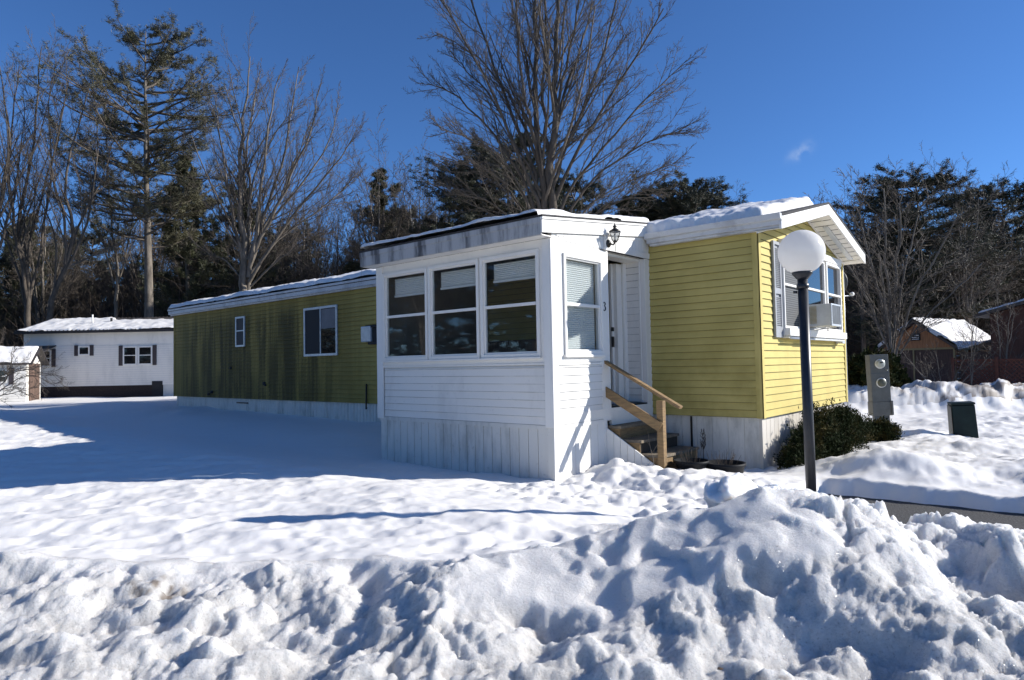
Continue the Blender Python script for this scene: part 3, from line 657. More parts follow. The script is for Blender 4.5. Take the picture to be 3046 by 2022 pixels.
mb = MB(HO); wframe(mb, 'y', EB, .48, .775, 1.10, 2.47, .045, .003, .035)
wbox(mb, 'y', EB, .525, .73, .003, .034, 1.72, 1.80); wbox(mb, 'y', EB, .525, .73, .003, .010, 1.14, 2.43); wbox(mb, 'y', EB, .525, .73, .01, .034, 1.14, 1.25)
for k in range(44):
    z = 1.262 + k * .026
    if 1.70 < z < 1.80 or z > 2.41: continue
    mb.prism([(EB + .012, .527, z), (EB + .030, .527, z - .012), (EB + .030, .527, z - .006), (EB + .012, .527, z + .008)], (0, .20, 0))
mb.build("shutter", M['shutter'], home)
# far corner: conduit and a small yellow hood
mb = MB(HO); mb.tube([(.01, W_ + .05, 2.5), (.01, W_ + .05, -.3)], .016, 6); mb.build("conduit", M['alu'], home)
mb = MB(HO); mb.prism([(-.02, W_ + .02, 1.15), (-.02, W_ + .16, 1.02), (-.02, W_ + .16, .92), (-.02, W_ + .02, .92)], (-.25, 0, 0)); mb.build("vent_hood", M['yellow'], home)

# ------------------------------------------------------------------ window air conditioner
o_ = (.25, 1.95, 1.45)
ac = empty("air_conditioner", o_, "boxy beige window air conditioner with rusty side louvers, sticking out of the end window", "air conditioner")
mb = MB(o_); mb.box(.08, .44, 1.72, 2.22, 1.28, 1.62); mb.build("casing", M['acbox'], ac, bevel=.012)
mb = MB(o_); mb.box(.441, .448, 1.745, 2.195, 1.31, 1.595); mb.build("rear_grille", mat("condenser_fins", (.10, .105, .11), .5, metal=.5, var=.4, vscale=25, vstretch=(1, 1, .2)), ac)
mb = MB(o_); mb.box(.438, .456, 1.715, 1.745, 1.28, 1.62); mb.box(.438, .456, 2.195, 2.225, 1.28, 1.62); mb.box(.438, .456, 1.745, 2.195, 1.28, 1.31); mb.box(.438, .456, 1.745, 2.195, 1.595, 1.62)
mb.build("rim", M['alu'], ac, bevel=.003)
mb = MB(o_)
for k in range(14): mb.prism([(.10, 1.713, 1.33 + k * .019), (.10, 1.713, 1.337 + k * .019), (.24, 1.713, 1.337 + k * .019), (.24, 1.713, 1.33 + k * .019)], (0, .006, 0))
mb.build("louver", M['ac_side'], ac)
mb = MB(o_); mb.beam((.03, 1.80, 1.235), (.40, 1.80, 1.275), .02, .015); mb.build("bracket", M['alu'], ac); mb = MB(o_); mb.beam((.03, 2.14, 1.235), (.40, 2.14, 1.275), .02, .015); mb.build("bracket", M['alu'], ac)

# ------------------------------------------------------------------ enclosed porch
PO = (-3.36, -1.24, -.65); D_ = 2.47; XR, XL = -1.659, -5.06
porch = empty("enclosed_porch", PO, "white enclosed porch with three large front windows and number 3, built onto the yellow home", "porch")
mb = MB(PO); laps_x(mb, XL + .14, XR - .12, -D_ + .01, .025, 8, out=.016, top=.765); mb.box(XL, XR - .01, -D_ + .02, -D_ + .08, 0, .79); o = mb.build("front_wall", M['white'], porch); mb.lip.build("shade_and_grime_lap_edges", M['lip_w'], o)
# front window wall: header, posts and sills round the openings
WZ0, WZ1 = .90, 2.215
ops = [(-4.90, -3.92), (-3.86, -2.89), (-2.82, -1.85)]
mb = MB(PO)
mb.box(XL + .02, XR - .02, -D_, -D_ + .09, WZ1, 2.35); mb.box(XL + .02, XR - .02, -D_, -D_ + .09, .792, WZ0)
e = [XL + .02] + [v for o2 in ops for v in o2] + [XR - .02]
for i in range(0, len(e), 2): mb.box(e[i], e[i + 1], -D_, -D_ + .09, WZ0, WZ1)
mb.box(XL + .13, XR - .12, -D_ - .014, -D_ - .001, .775, .80)
mb.build("window_wall", M['trim'], porch, bevel=.003)
for i, (a, b) in enumerate(ops):
    mb = MB(PO); wframe(mb, 'x', -D_, a - .02, b + .02, WZ0 - .02, WZ1 + .015, .045, .002, .028)
    wframe(mb, 'x', -D_, a + .0, b - .0, WZ0 + .0, WZ1 - .0, .05, -.04, .0015); wbox(mb, 'x', -D_, a - .03, b + .03, .003, .05, WZ0 - .045, WZ0 - .021)
    f = mb.build("window", M['trim'], porch, bevel=.003)
    mb = MB(PO); wbox(mb, 'x', -D_, a + .05, b - .05, -.020, -.016, WZ0 + .05, WZ1 - .05); mb.build("pane", M['glass'], f)
    mb = MB(PO); wbox(mb, 'x', -D_, a + .05, b - .05, -.014, .006, 1.535, 1.575); mb.build("meeting_rail", M['trim'], f, bevel=.003)
    mb = MB(PO); bot = 1.93 if i else 1.90
    nb = 9
    for k in range(nb):
        z = 2.15 - (2.15 - bot) * k / nb; dz = (2.15 - bot) / nb
        mb.prism([(a + .10, -D_ + .14, z), (a + .10, -D_ + .125, z - dz / 2), (a + .10, -D_ + .14, z - dz), (a + .10, -D_ + .15, z - dz), (a + .10, -D_ + .15, z)], (b - a - .16, 0, 0))
    mb.box(a + .095, b - .055, -D_ + .12, -D_ + .16, bot - .035, bot - .005)
    mb.build("rolled_blind", M['blind'], f)
# corner boards
mb = MB(PO); mb.box(XR - .115, XR - .001, -D_ - .02, -D_ - .001, .0, 2.345); mb.box(XR, XR + .02, -D_ - .02, -D_ + .10, .0, 2.345); mb.build("corner_board", M['cleanwhite'], porch, bevel=.003)
mb = MB(PO); mb.box(XL - .02, XL + .13, -D_ - .02, -D_ - .001, .0, 2.345); mb.box(XL - .02, XL - .001, -D_, -.02, .0, 2.345); mb.build("corner_board", M['cleanwhite'], porch, bevel=.003)
# right wall
YO0, YO1 = -1.165, -.155           # entry opening
mb = MB(PO); laps_y(mb, lambda z: (-D_ + .10, -1.38), XR, .025, 8, out=.014, top=.765); mb.box(XR - .08, XR - .002, -D_ + .09, YO0 - .02, 0, .79)
o = mb.build("side_wall", M['cleanwhite'], porch); mb.lip.build("shade_and_grime_lap_edges", M['lip_w'], o)
mb = MB(PO)
R0, R1 = -2.20, -1.37
mb.box(XR - .08, XR + .010, -D_ + .092, R0, .80, 2.40); mb.box(XR - .08, XR + .010, R1, YO0 - .001, .80, 2.33)
mb.box(XR - .08, XR + .010, R0, R1, .80, .93); mb.box(XR - .08, XR + .010, R0, R1, 2.16, 2.34)
mb.box(XR - .02, XR + .012, -1.378, YO0, .0, .799); mb.box(XR + .001, XR + .022, -D_ + .10, -1.38, .768, .796)
mb.build("window_wall", M['cleanwhite'], porch, bevel=.003)
mb = MB(PO); mb.box(XR - .08, XR + .012, YO1, .0 - .002, -.02, 2.34); mb.build("door_post", M['trim'], porch, bevel=.003)
mb = MB(PO); wframe(mb, 'y', XR, R0 - .03, R1 + .03, .90, 2.19, .045, .013, .035); wframe(mb, 'y', XR, R0, R1, .93, 2.16, .035, -.03, .012); wbox(mb, 'y', XR, R0 - .05, R1 + .02, .013, .055, .865, .90)
f = mb.build("window", M['cleanwhite'], porch, bevel=.003)
mb = MB(PO); wbox(mb, 'y', XR, R0 + .035, R1 - .035, -.020, -.016, .965, 2.125); mb.build("pane", M['glass'], f)
mb = MB(PO); wbox(mb, 'y', XR, R0 + .035, R1 - .035, -.014, .020, 1.525, 1.565); mb.build("meeting_rail", M['cleanwhite'], f, bevel=.003)
mb = MB(PO)
nb = 44
for k in range(nb):
    z = 2.13 - 1.18 * k / nb; dz = 1.18 / nb
    mb.prism([(XR - .075, R0 + .03, z), (XR - .058, R0 + .03, z - dz / 2), (XR - .075, R0 + .03, z - dz), (XR - .082, R0 + .03, z - dz), (XR - .082, R0 + .03, z)], (0, R1 - R0 - .08, 0))
mb.build("pleated_blind", mat("white_pleats", (.72, .73, .73), .7), f)
# sloping rake fascia, grooved panel and header over the entry
def prz(y): return 2.57 + .112 * (y + D_ + .22)     # top of the porch roof deck along the slope
y0, y1 = -D_ - .22, .10
mb = MB(PO); mb.prism([(XR + .03, y0, prz(y0) - .19), (XR + .03, y1, prz(y1) - .19), (XR + .03, y1, prz(y1) - .03), (XR + .03, y0, prz(y0) - .03)], (.022, 0, 0))
mb.prism([(XR + .03, y0 - .01, prz(y0) - .028), (XR + .03, y1, prz(y1) - .028), (XR + .03, y1, prz(y1)), (XR + .03, y0 - .01, prz(y0))], (.038, 0, 0))
mb.build("rake_board", M['cleanwhite'], porch, bevel=.002)
mb = MB(PO)
yy = -2.30
while yy < -.03:
    ye = min(yy + .088, -.02); mb.prism([(XR - .04, yy, 2.36), (XR - .04, ye, 2.36), (XR - .04, ye, prz(ye) - .17), (XR - .04, yy, prz(yy) - .17)], (.056, 0, 0)); yy += .095
mb.prism([(XR - .05, -D_ + .02, 2.345), (XR - .05, -.01, 2.345), (XR - .05, -.01, prz(0) - .17), (XR - .05, -D_ + .02, prz(-D_) - .17)], (.062, 0, 0))
mb.box(XR - .08, XR + .024, YO0 + .0, -.002, 2.345, 2.43); mb.prism([(XR + .0175, -2.36, 2.385), (XR + .0175, -.02, 2.62), (XR + .0175, -.02, 2.66), (XR + .0175, -2.36, 2.40)], (.006, 0, 0))
mb.build("gable_panel", M['cleanwhite'], porch)
mb = MB(PO); mb.box(XR - .30, XR - .08, YO0 - .15, -.02, 2.30, 2.34); mb.build("entry_soffit", M['white'], porch)
# alcove: white lap wall, door frame, half open yellow door
XA = -1.995
mb = MB(PO); laps_x(mb, XA + .03, XR - .081, YO1 - .0, .19, 21, out=.012, top=2.30); mb.box(XA + .02, XR - .08, YO1 + .01, YO1 + .05, .17, 2.30); mb.box(XR - .10, XR - .07, YO1 - .012, YO1 + .0, .17, 2.30)
o = mb.build("alcove_wall", M['white'], porch); mb.lip.build("shade_and_grime_lap_edges", M['lip_w'], o)
mb = MB(PO); mb.box(XA, XA + .035, YO1 - .09, YO1 + .03, .17, 2.30); mb.box(XA - .13, XA, YO1 - .235, YO1 - .20, .17, 2.28); mb.box(XA - .10, XA - .06, YO1 - .29, YO1 - .236, .17, 2.28)
mb.box(XA - .12, XA, YO1 - .2, YO1 - .09, .17, 2.28); mb.build("door_frame", M['trim'], porch, bevel=.003)
mb = MB(PO); mb.box(XA - .075, XA - .058, YO1 - .297, YO1 - .24, 1.02, 1.18); mb.build("door_lock", M['bronze'], porch); mb = MB(PO); mb.box(XA - .075, XA - .058, YO1 - .297, YO1 - .24, 1.26, 1.32); mb.build("door_latch", M['bronze'], porch)
mb = MB(PO); laps_x(mb, XA - .52, XA - .145, YO1 + .06, .19, 21, out=.012, top=2.30); mb.box(XA - .52, XA - .145, YO1 + .065, YO1 + .10, .17, 2.30); mb.build("inner_yellow_wall", M['door_dark'], porch)
mb = MB(PO); mb.box(XA - .58, XA - .53, YO0 - .35, YO1 + .10, .17, 2.34); mb.build("sun_blocker_slab", M['inner'], porch)  # added slab that stops sun shining through the porch onto the lawn
mb = MB(PO); mb.box(XA - .53, XR - .085, YO0 - .06, YO0 - .025, .17, 2.34); mb.build("sun_blocker_partition", M['inner'], porch)  # added partition, closes the same sun path beside the slab
# floor, threshold, ceiling, back post
mb = MB(PO); mb.box(XL + .05, XR + .015, -D_ + .09, -.02, .06, .165); mb.build("floor", M['trim'], porch)
mb = MB(PO); mb.box(XR - .30, XR + .0, YO0, YO1, .166, .185); mb.build("threshold", M['bronze'], porch)
mb = MB(PO); mb.box(XR - .03, XR + .014, YO0 + .001, -.003, -.07, .163); mb.build("riser_board", M['trim'], porch)
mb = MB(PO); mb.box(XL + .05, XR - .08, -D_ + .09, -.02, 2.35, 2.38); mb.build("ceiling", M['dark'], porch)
mb = MB(PO); mb.box(XL, XL + .08, -D_ + .09, -.01, .0, 2.36); mb.build("side_wall", M['inner'], porch)
mb = MB(PO); mb.box(XL + .08, XR - .09, -.06, -.022, .165, 1.22); mb.build("dark_wainscot", M['darkbrown'], porch)
mb = MB(PO); mb.box(-3.35, -3.28, -.09, -.03, .2, 2.1); mb.box(-3.35, -2.7, -.09, -.03, 2.03, 2.1); mb.box(-2.76, -2.7, -.09, -.03, .2, 2.1); mb.box(-3.28, -2.76, -.08, -.061, .2, 2.03); mb.build("inner_door", M['blind'], porch)
# roof, fascia, soffit, skirting
mb = MB(PO); mb.prism([(XL - .16, y0 - .01, prz(y0)), (XL - .16, y1 + .04, prz(y1 + .04)), (XL - .16, y1 + .04, prz(y1) + .03), (XL - .16, y0 - .02, prz(y0) + .025)], (XR + .07 - XL + .16, 0, 0)); mb.build("roof", M['roof'], porch)
mb = MB(PO); mb.box(XL - .155, XR + .03, -D_ - .22, -D_ - .19, 2.355, 2.545); mb.box(XL - .155, XR + .03, -D_ - .232, -D_ - .2205, 2.50, 2.57)
mb.build("front_fascia", M['stained'], porch, bevel=.003)
mb = MB(PO); mb.box(XL - .155, XL - .13, -D_ - .19, -.02, 2.355, 2.56); mb.box(XL - .13, XR + .03, -D_ - .19, -D_ + .0, 2.352, 2.365); mb.box(XL - .13, XL, -D_, -.02, 2.352, 2.365)
for k in range(9): mb.box(XL - .13 + k * .39, XL - .124 + k * .39, -D_ - .189, -D_ - .001, 2.349, 2.3515)
mb.build("soffit", M['white'], porch)
mb = MB(PO); ribbed(mb, (XL + .03, -D_ + .01, 0), (XR - .1, -D_ + .01, 0), -.95, .0, (0, -1, 0), .152, .010, .012); mb.box(XR - .10, XR - .004, -D_ - .006, -D_ + .08, -.95, -.002); mb.box(XL + .01, XR - .105, -D_ - .004, -D_ + .03, -.03, .022)
mb.build("skirting", M['skirt'], porch)
mb = MB(PO); mb.box(XR - .003, XR + .010, -D_ - .006, -D_ + .09, -.95, -.002); ribbed(mb, (XR + .004, -D_ + .10, 0), (XR + .004, -1.33, 0), -.95, .0, (1, 0, 0), .155, .009, .010); mb.box(XR - .03, XR + .012, -1.36, -1.28, -.95, .0)
mb.box(XR - .002, XR + .016, -D_ + .09, -1.37, -.02, .022)
mb.build("skirting", M['cleanwhite'], porch)
mb = MB(PO); ribbed(mb, (XL + .02, -D_ + .03, 0), (XL + .02, .02, 0), -.95, .0, (-1, 0, 0), .152); mb.build("skirting", M['skirt'], porch)
# house number 3
pts = []
for i in range(11):
    a = math.radians(150 - i * 24); pts.append((-1.288 + .022 * math.cos(a) * -1 * -1, 1.585 + .024 * math.sin(a)))
top3 = [(-1.306, 1.600), (-1.298, 1.612), (-1.284, 1.616), (-1.270, 1.608), (-1.266, 1.592), (-1.276, 1.574), (-1.290, 1.566)]
bot3 = [(-1.290, 1.566), (-1.272, 1.558), (-1.262, 1.538), (-1.266, 1.514), (-1.280, 1.500), (-1.296, 1.500), (-1.308, 1.512)]
mb = MB(PO); mb.tube([(XR + .014, y, z) for y, z in top3 + bot3[1:]], [.004, .006, .005, .007, .009, .007, .005, .007, .010, .010, .007, .006, .004], 6); mb.build("house_number", M['black'], porch)
# icicle at the left eave corner
mb = MB(PO); mb.tube([(XL - .15, -D_ - .2, 2.355), (XL - .149, -D_ - .2, 2.25), (XL - .15, -D_ - .2, 2.08)], [.010, .006, .002], 6); mb.build("icicle", M['glass'], porch)
# junction-box board for the lantern
mb = MB(PO); mb.box(XR + .02, XR + .045, -1.27, -1.19, 2.335, 2.60); mb.build("mounting_board", M['cleanwhite'], porch, bevel=.003)

# ------------------------------------------------------------------ wall lantern
lo = (XR + .045, -1.20, 2.44)
lan = empty("wall_lantern", lo, "black metal wall lantern with clear tapered glass panes above the porch entry", "lantern")
mb = MB(lo); mb.lathe((XR + .046, -1.20, 2.43), [(0, .030), (.03, .028), (.052, .012), (.058, 0)], 16, 'x')
mb.tube([(XR + .06, -1.20, 2.43), (XR + .12, -1.19, 2.405), (XR + .15, -1.19, 2.44)], .012, 8); mb.build("wall_plate", M['bronze'], lan)
cx, cy = XR + .15, -1.19
mb = MB(lo); mb.lathe((cx, cy, 0), [(0, 2.43), (.03, 2.435), (.035, 2.45), (.03, 2.46)], 6)
mb.lathe((cx, cy, 0), [(.088, 2.578), (.092, 2.584), (.03, 2.625), (.018, 2.635), (.034, 2.652), (.020, 2.668), (.008, 2.675), (.012, 2.69), (0, 2.70)], 6)
for k in range(6):
    a = math.pi / 3 * k; mb.tube([(cx + .038 * math.cos(a), cy + .038 * math.sin(a), 2.455), (cx + .086 * math.cos(a), cy + .086 * math.sin(a), 2.58)], .0045, 5)
mb.tube([(cx, cy, 2.43), (cx, cy, 2.31)], [.005, .004], 6); mb.tube([(cx, cy, 2.69), (cx, cy, 2.735)], [.003, .001], 5); mb.build("cage", M['bronze'], lan)
mb = MB(lo); mb.lathe((cx, cy, 0), [(.035, 2.458), (.082, 2.577)], 6)
for i in range(len(mb.f)): pass
mb.sm.clear(); mb.build("glass", glass_mat("lantern_glass", (.85, .86, .86), .6, .25), lan)
mb = MB(lo); mb.lathe((cx, cy, 0), [(.012, 2.46), (.014, 2.50), (.022, 2.53), (.012, 2.555), (0, 2.56)], 10); mb.build("bulb", M['blind'], lan)

# ------------------------------------------------------------------ wooden steps with handrail
so_ = (-1.2, -.75, -.66)
stp = empty("wooden_steps", so_, "weathered wooden entry steps with a slanted handrail and post beside the porch", "steps")
ya, yb = -1.245, -.18
lev = [(-1.66, -1.47, -.07), (-1.47, -1.17, -.245), (-1.17, -.87, -.42), (-.87, -.50, -.595)]
for i, (xa, xb, z) in enumerate(lev):
    mb = MB(so_)
    mb.box(xa + .002, xb + .025, ya - .012, (ya + yb) / 2 - .004, z - .036, z); mb.box(xa + .002, xb + .025, (ya + yb) / 2 + .004, yb, z - .036, z) if i < 0 else None
    mb.box(xa + .002, xb + .025, (ya + yb) / 2 - .004, yb + .01, z - .037, z - .001)
    mb.build("tread", M['wood_top'], stp, bevel=.004)
for i, (xa, xb, z) in enumerate(lev):
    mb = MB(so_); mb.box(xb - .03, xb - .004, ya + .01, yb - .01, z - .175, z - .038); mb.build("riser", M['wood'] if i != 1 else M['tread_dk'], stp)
for yy in (ya, yb - .03):
    mb = MB(so_)
    mb.prism([(-1.655, yy, -.108), (-1.475, yy, -.108), (-1.475, yy, -.283), (-1.175, yy, -.283), (-1.175, yy, -.458), (-.875, yy, -.458), (-.875, yy, -.633), (-.51, yy, -.633), (-.51, yy, -.80), (-1.0, yy, -.80), (-1.655, yy, -.35)], (0, .03, 0))
    mb.build("stringer", M['wood'], stp)
mb = MB(so_); mb.beam((-1.71, ya - .03, .83), (-.56, ya - .03, .205), .089, .038); mb.build("handrail", M['wood'], stp, bevel=.004)
mb = MB(so_); mb.beam((-1.70, ya - .045, .42), (-.84, ya - .045, -.055), .030, .125); mb.build("lower_rail", M['wood'], stp, bevel=.003)
mb = MB(so_); mb.box(-.905, -.815, ya - .03, ya + .055, -.95, .285); mb.build("post", M['wood'], stp, bevel=.004)
mb = MB(so_)
for k in range(9):                                      # white panel closing the stair side
    a = -1.645 + k * .105; b = a + .099
    f = lambda x: -.10 - (x + 1.645) * .62
    if f(b) > -.93: mb.prism([(a, ya - .055, -.95), (b, ya - .055, -.95), (b, ya - .055, f(b)), (a, ya - .055, f(a))], (0, .02, 0))
mb.build("side_panel", M['cleanwhite'], stp)

# ------------------------------------------------------------------ snow lying on the roofs
def roof_snow(x0, x1, y0, y1, zf, thick, label, edge=None, nx=500, ny=60, seed=0, rim=.12):
    xs = np.linspace(x0, x1, nx); ys = np.linspace(y0, y1, ny); X, Y = np.meshgrid(xs, ys); X = X.ravel(); Y = Y.ravel()
    e0 = edge(X, Y) if edge else 1e3 + X * 0
    wob = .05 * fbm(X * 1.6, Y * 1.6 + seed, 3, seed) + .02 * fbm(X * 7, Y * 7, 2, seed + 3)
    dist = np.minimum.reduce([X - x0 + .3 * wob, x1 - X + .3 * wob, (Y - y0) * 1.2 + .012, y1 - Y, e0 + wob])
    t = np.clip(dist / rim, 0, 1); prof = np.sqrt(1 - (1 - t) ** 2)
    h = thick * prof * (1 + .35 * fbm(X * .9, Y * 1.2, 3, seed + 5) + .12 * fbm(X * 5, Y * 5, 3, seed + 8))
    Z = zf(X, Y) + h + np.where(dist <= 0, -.03, .006)
    V = np.stack([X + .0 * X, Y - .05 * prof * np.exp(-((Y - y0) / .12) ** 2) * (1 + 1.2 * fbm(X * 2.2, X * 0, 3, seed + 9)), Z], 1)
    idx = np.arange(nx * ny).reshape(ny, nx); F = np.stack([idx[:-1, :-1], idx[:-1, 1:], idx[1:, 1:], idx[1:, :-1]], -1).reshape(-1, 4)
    keep = (dist.reshape(ny, nx) > -.03); k4 = (keep[:-1, :-1] | keep[:-1, 1:] | keep[1:, 1:] | keep[1:, :-1]).ravel(); F = F[k4]
    u, inv = np.unique(F, return_inverse=True); c = V[u].mean(0)
    o = mesh_np("roof_snow", V[u], inv.reshape(F.shape), M['rsnow'], smooth=True, org=c); o.location = c
    return tag(o, label, "snow")
rh = lambda X, Y: 2.70 + RS * (np.minimum(Y, W_ - Y) + .10) + .005
roof_snow(-L_ - .1, -5.3, -.15, W_ + .1, rh, .16, "thin even snow layer along the back roof of the yellow home", seed=3)
def e1(X, Y): return np.minimum((Y + .12 - .50 * (X + 1.45)) * .9, (-.18 - X) + .25 * (Y - 2.3) * 0)
def e1(X, Y): return np.minimum(np.minimum((Y + .15 - .30 * np.clip(X + 1.5, 0, 9) - .16 * np.clip(X + .6, 0, 9)), (.16 - X) - .12 * np.abs(Y - 2)), (2.95 - Y))
roof_snow(-5.3, .25, -.16, W_ + .1, rh, .15, "thick uneven snow patch on the front roof of the yellow home beside its gable", edge=e1, seed=14, ny=150, nx=300, rim=.10)
roof_snow(XL - .1, XR + .045, -D_ - .235, .0, lambda X, Y: prz(Y) + .028 + 0 * X, .085, "snow layer with a rippled front edge on the porch roof", seed=25, nx=260, ny=110, rim=.09,
          edge=lambda X, Y: (XR + .05 - X) + .0 * Y)

# ------------------------------------------------------------------ globe lamp post
lx, ly, lz = 1.385, -2.66, 1.765
gzp = -1.0
lp = empty("lamp_post", (lx, ly, gzp), "black lamp post with a large white globe beside the plowed snow pile", "lamp post")
lo = (lx, ly, gzp)
mb = MB(lo); mb.tube([(lx, ly, gzp), (lx, ly, 1.52)], .0445, 20); mb.lathe((lx, ly, 0), [(.0445, 1.43), (.054, 1.435), (.054, 1.47), (.0445, 1.475)], 20)
mb.tube([(lx - .045, ly - .02, 1.40), (lx - .075, ly - .035, 1.40)], .012, 8); mb.build("post", M['black'], lp)
mb = MB(lo); mb.lathe((lx, ly, 0), [(0, 1.515), (.046, 1.515), (.06, 1.53), (.088, 1.565), (.090, 1.585), (0, 1.585)], 24); mb.build("fitter", M['black'], lp)
mb = MB(lo); Rg = .203; pr = [(Rg * math.sin(a), lz - Rg * math.cos(a)) for a in np.linspace(.46, math.pi, 40)]; pr[-1] = (0, lz + Rg); mb.lathe((lx, ly, 0), pr, 64)
mb.build("globe", M['globe'], lp)
v = Vector((1, .15, .12)).normalized() * Rg; mb = MB(lo)
c0 = Vector((lx, ly, lz)) + Vector((RT[0], RT[1], 0)) * .192 - Vector((FW[0], FW[1], 0)) * .06 + Vector((0, 0, .02))
mb.tube([c0 + Vector((.0, 0, .022)), c0 + Vector((.006, -.004, .010)), c0 + Vector((.004, -.004, -.02)), c0 + Vector((-.004, .004, -.018)), c0 + Vector((-.008, .004, .012))], .004, 6); mb.build("clip", M['bronze'], lp)
lp.rotation_euler = (0, math.radians(-.3), 0)

# ------------------------------------------------------------------ electric meter pedestal and green cabinet
def at_px(px, py, d):            # where a thing seen in the photograph stands, d metres ahead
    v = FW + RT * ((px - 1523) / 1974.3) - UP * ((py - 1011) / 1974.3); return CAM + v * d
m0 = at_px(2625, 1277, 13.2); mx, my = m0[0], m0[1]; mg = gz(mx, my) - .1
me_ = empty("electric_meter_pedestal", (mx, my, mg), "tall grey electric meter pedestal with a round dial beside the end of the home", "electric meter", rz=math.radians(36))
mb = MB(); mb.box(-.19, .17, -.10, .10, .72, 1.66); mb.build("box", M['meter'], me_, bevel=.008)
mb = MB(); mb.box(-.20, .18, -.11, .105, .45, .725); mb.box(.15, .19, -.13, .10, .46, .74); mb.build("lower_box", M['meter'], me_, bevel=.006)
mb = MB(); mb.box(-.195, .175, -.108, -.1005, 1.285, 1.295); mb.build("seam", M['meter_post'], me_); mb = MB(); mb.tube([(.10, -.10, 1.36), (.13, -.13, 1.345), (.12, -.13, 1.33)], .006, 5); mb.build("latch", M['alu'], me_)
for z, mt, nm in ((1.475, 'dial', 'meter'), (1.10, 'dial2', 'meter')):
    M[mt] = mat("dial_face" if mt == 'dial' else "blank_dial", (.40, .42, .38) if mt == 'dial' else (.09, .095, .07), .45)
    mb = MB(); mb.lathe((0, -.10, z), [(0, -.075), (.06, -.07), (.078, -.05), (.082, 0)], 24, 'y'); o = mb.build(nm, M[mt], me_)
    mb = MB(); mb.lathe((0, -.10, z), [(.080, -.022), (.094, -.018), (.096, 0)], 24, 'y'); mb.build("ring", M['alu'], o)
    if mt == 'dial':
        mb = MB(); mb.box(-.028, .028, -.180, -.176, 1.49, 1.512); mb.build("display", M['dark'], o)
mb = MB(); mb.box(-.15, .0, -.05, .05, -.4, .45); mb.build("leg", M['meter_post'], me_); mb = MB(); mb.box(.03, .14, -.05, .05, -.4, .45); mb.build("leg", M['meter_post'], me_)
me_.rotation_euler = (0, math.radians(-1.8), math.radians(36))

b0 = at_px(2868, 1293, 12.0); bx, by = b0[0], b0[1]
cab = empty("utility_cabinet", (bx, by, -.66), "slightly leaning dark green metal utility cabinet standing in the trampled snow", "utility cabinet", rz=math.radians(20))
mb = MB(); prof = [(-.26, -.21, -.4), (.26, -.21, -.4), (.26, .21, -.4), (-.26, .21, -.4)]
mb.add(prof + [(-.24, -.17, .66), (.24, -.17, .66), (.25, .19, .70), (-.25, .19, .70)], [(3, 2, 1, 0), (0, 1, 5, 4), (1, 2, 6, 5), (2, 3, 7, 6), (3, 0, 4, 7), (4, 5, 6, 7)])
mb.build("housing", M['green'], cab, bevel=.012)
mb = MB(); mb.add([(-.262, -.20, -.3), (-.262, .20, -.3), (-.2495, .18, .66), (-.2455, -.165, .63)], [(0, 1, 2, 3)]); mb.add([(-.275, -.20, -.3), (-.275, .20, -.3), (-.262, .18, .66), (-.258, -.165, .63)], [(3, 2, 1, 0)])
mb.build("side_panel", M['grey_green'], cab)
mb = MB(); mb.box(-.25, .25, -.19, .20, .672, .715); mb.build("lid", M['green'], cab, bevel=.01)
cab.rotation_euler = (math.radians(2), math.radians(-3), math.radians(20)); cab.scale = (.74, .74, .86)

# ------------------------------------------------------------------ planter pot by the steps, satellite dish
po = (-.60, -.95, -.66)
pot = empty("planter_pot", po, "round dark plastic planter pot half buried in snow beside the steps", "planter pot")
mb = MB(po); mb.lathe((po[0], po[1], -.76), [(0, 0), (.15, 0), (.19, .20), (.21, .23), (.225, .235), (.225, .27), (.21, .27), (.20, .24), (.0, .22)], 28); mb.build("pot", M['planter'], pot)
mb = MB(po)
for k in range(14):
    a = k * 2.4; r_ = .03 + .1 * ((k * 37) % 10) / 10; x, y = po[0] + r_ * math.cos(a), po[1] + r_ * math.sin(a)
    mb.tube([(x, y, -.56), (x + .02 * math.cos(a), y, -.48), (x + .05 * math.cos(a), y + .03 * math.sin(a), -.38 + .03 * (k % 3))], [.003, .003, .002], 4)
mb.build("dead_stalks", M['drybrush'], pot)
po = (-.28, -.66, -.66)
tray = empty("planter_pot", po, "low dark planter with black liner and dried plants, against the skirting", "planter pot")
mb = MB(po); mb.lathe((po[0], po[1], -.80), [(0, 0), (.2, 0), (.25, .22), (.27, .24), (.27, .27), (.24, .27), (.22, .23), (0, .22)], 28); mb.build("pot", M['planter'], tray)
mb = MB(po)
for k in range(20):
    a = k * 2.4; r_ = .04 + .15 * ((k * 37) % 10) / 10; x, y = po[0] + r_ * math.cos(a), po[1] + r_ * math.sin(a)
    mb.tube([(x, y, -.60), (x + .03 * math.cos(a), y, -.53), (x + .08 * math.cos(a), y + .03, -.43 + .02 * (k % 4))], [.004, .003, .002], 4)
mb.build("dead_stalks", M['drybrush'], tray)
mb = MB((-.72, -.32, -.43)); rr_ = random.Random(4)
for k in range(60):
    a = rr_.uniform(0, 6.28); h = rr_.uniform(.0, .26); mb.tube([(-.72 + .02 * math.cos(a), -.32 + .02 * math.sin(a), -.44 + h), (-.72 + .04 * math.cos(a), -.32 + .04 * math.sin(a), -.40 + h)], [.004, .002], 4)
mb.tube([(-.72, -.32, -.62), (-.715, -.32, -.42), (-.72, -.32, -.2)], [.006, .005, .004], 5)
o = mb.build("dried_flower_stalk", M['drybrush']); o.location = (-.72, -.32, -.43); tag(o, "single fuzzy brown dried flower stalk at the right end of the steps", "dried plant")
mb = MB((-1.05, -1.42, -.6))
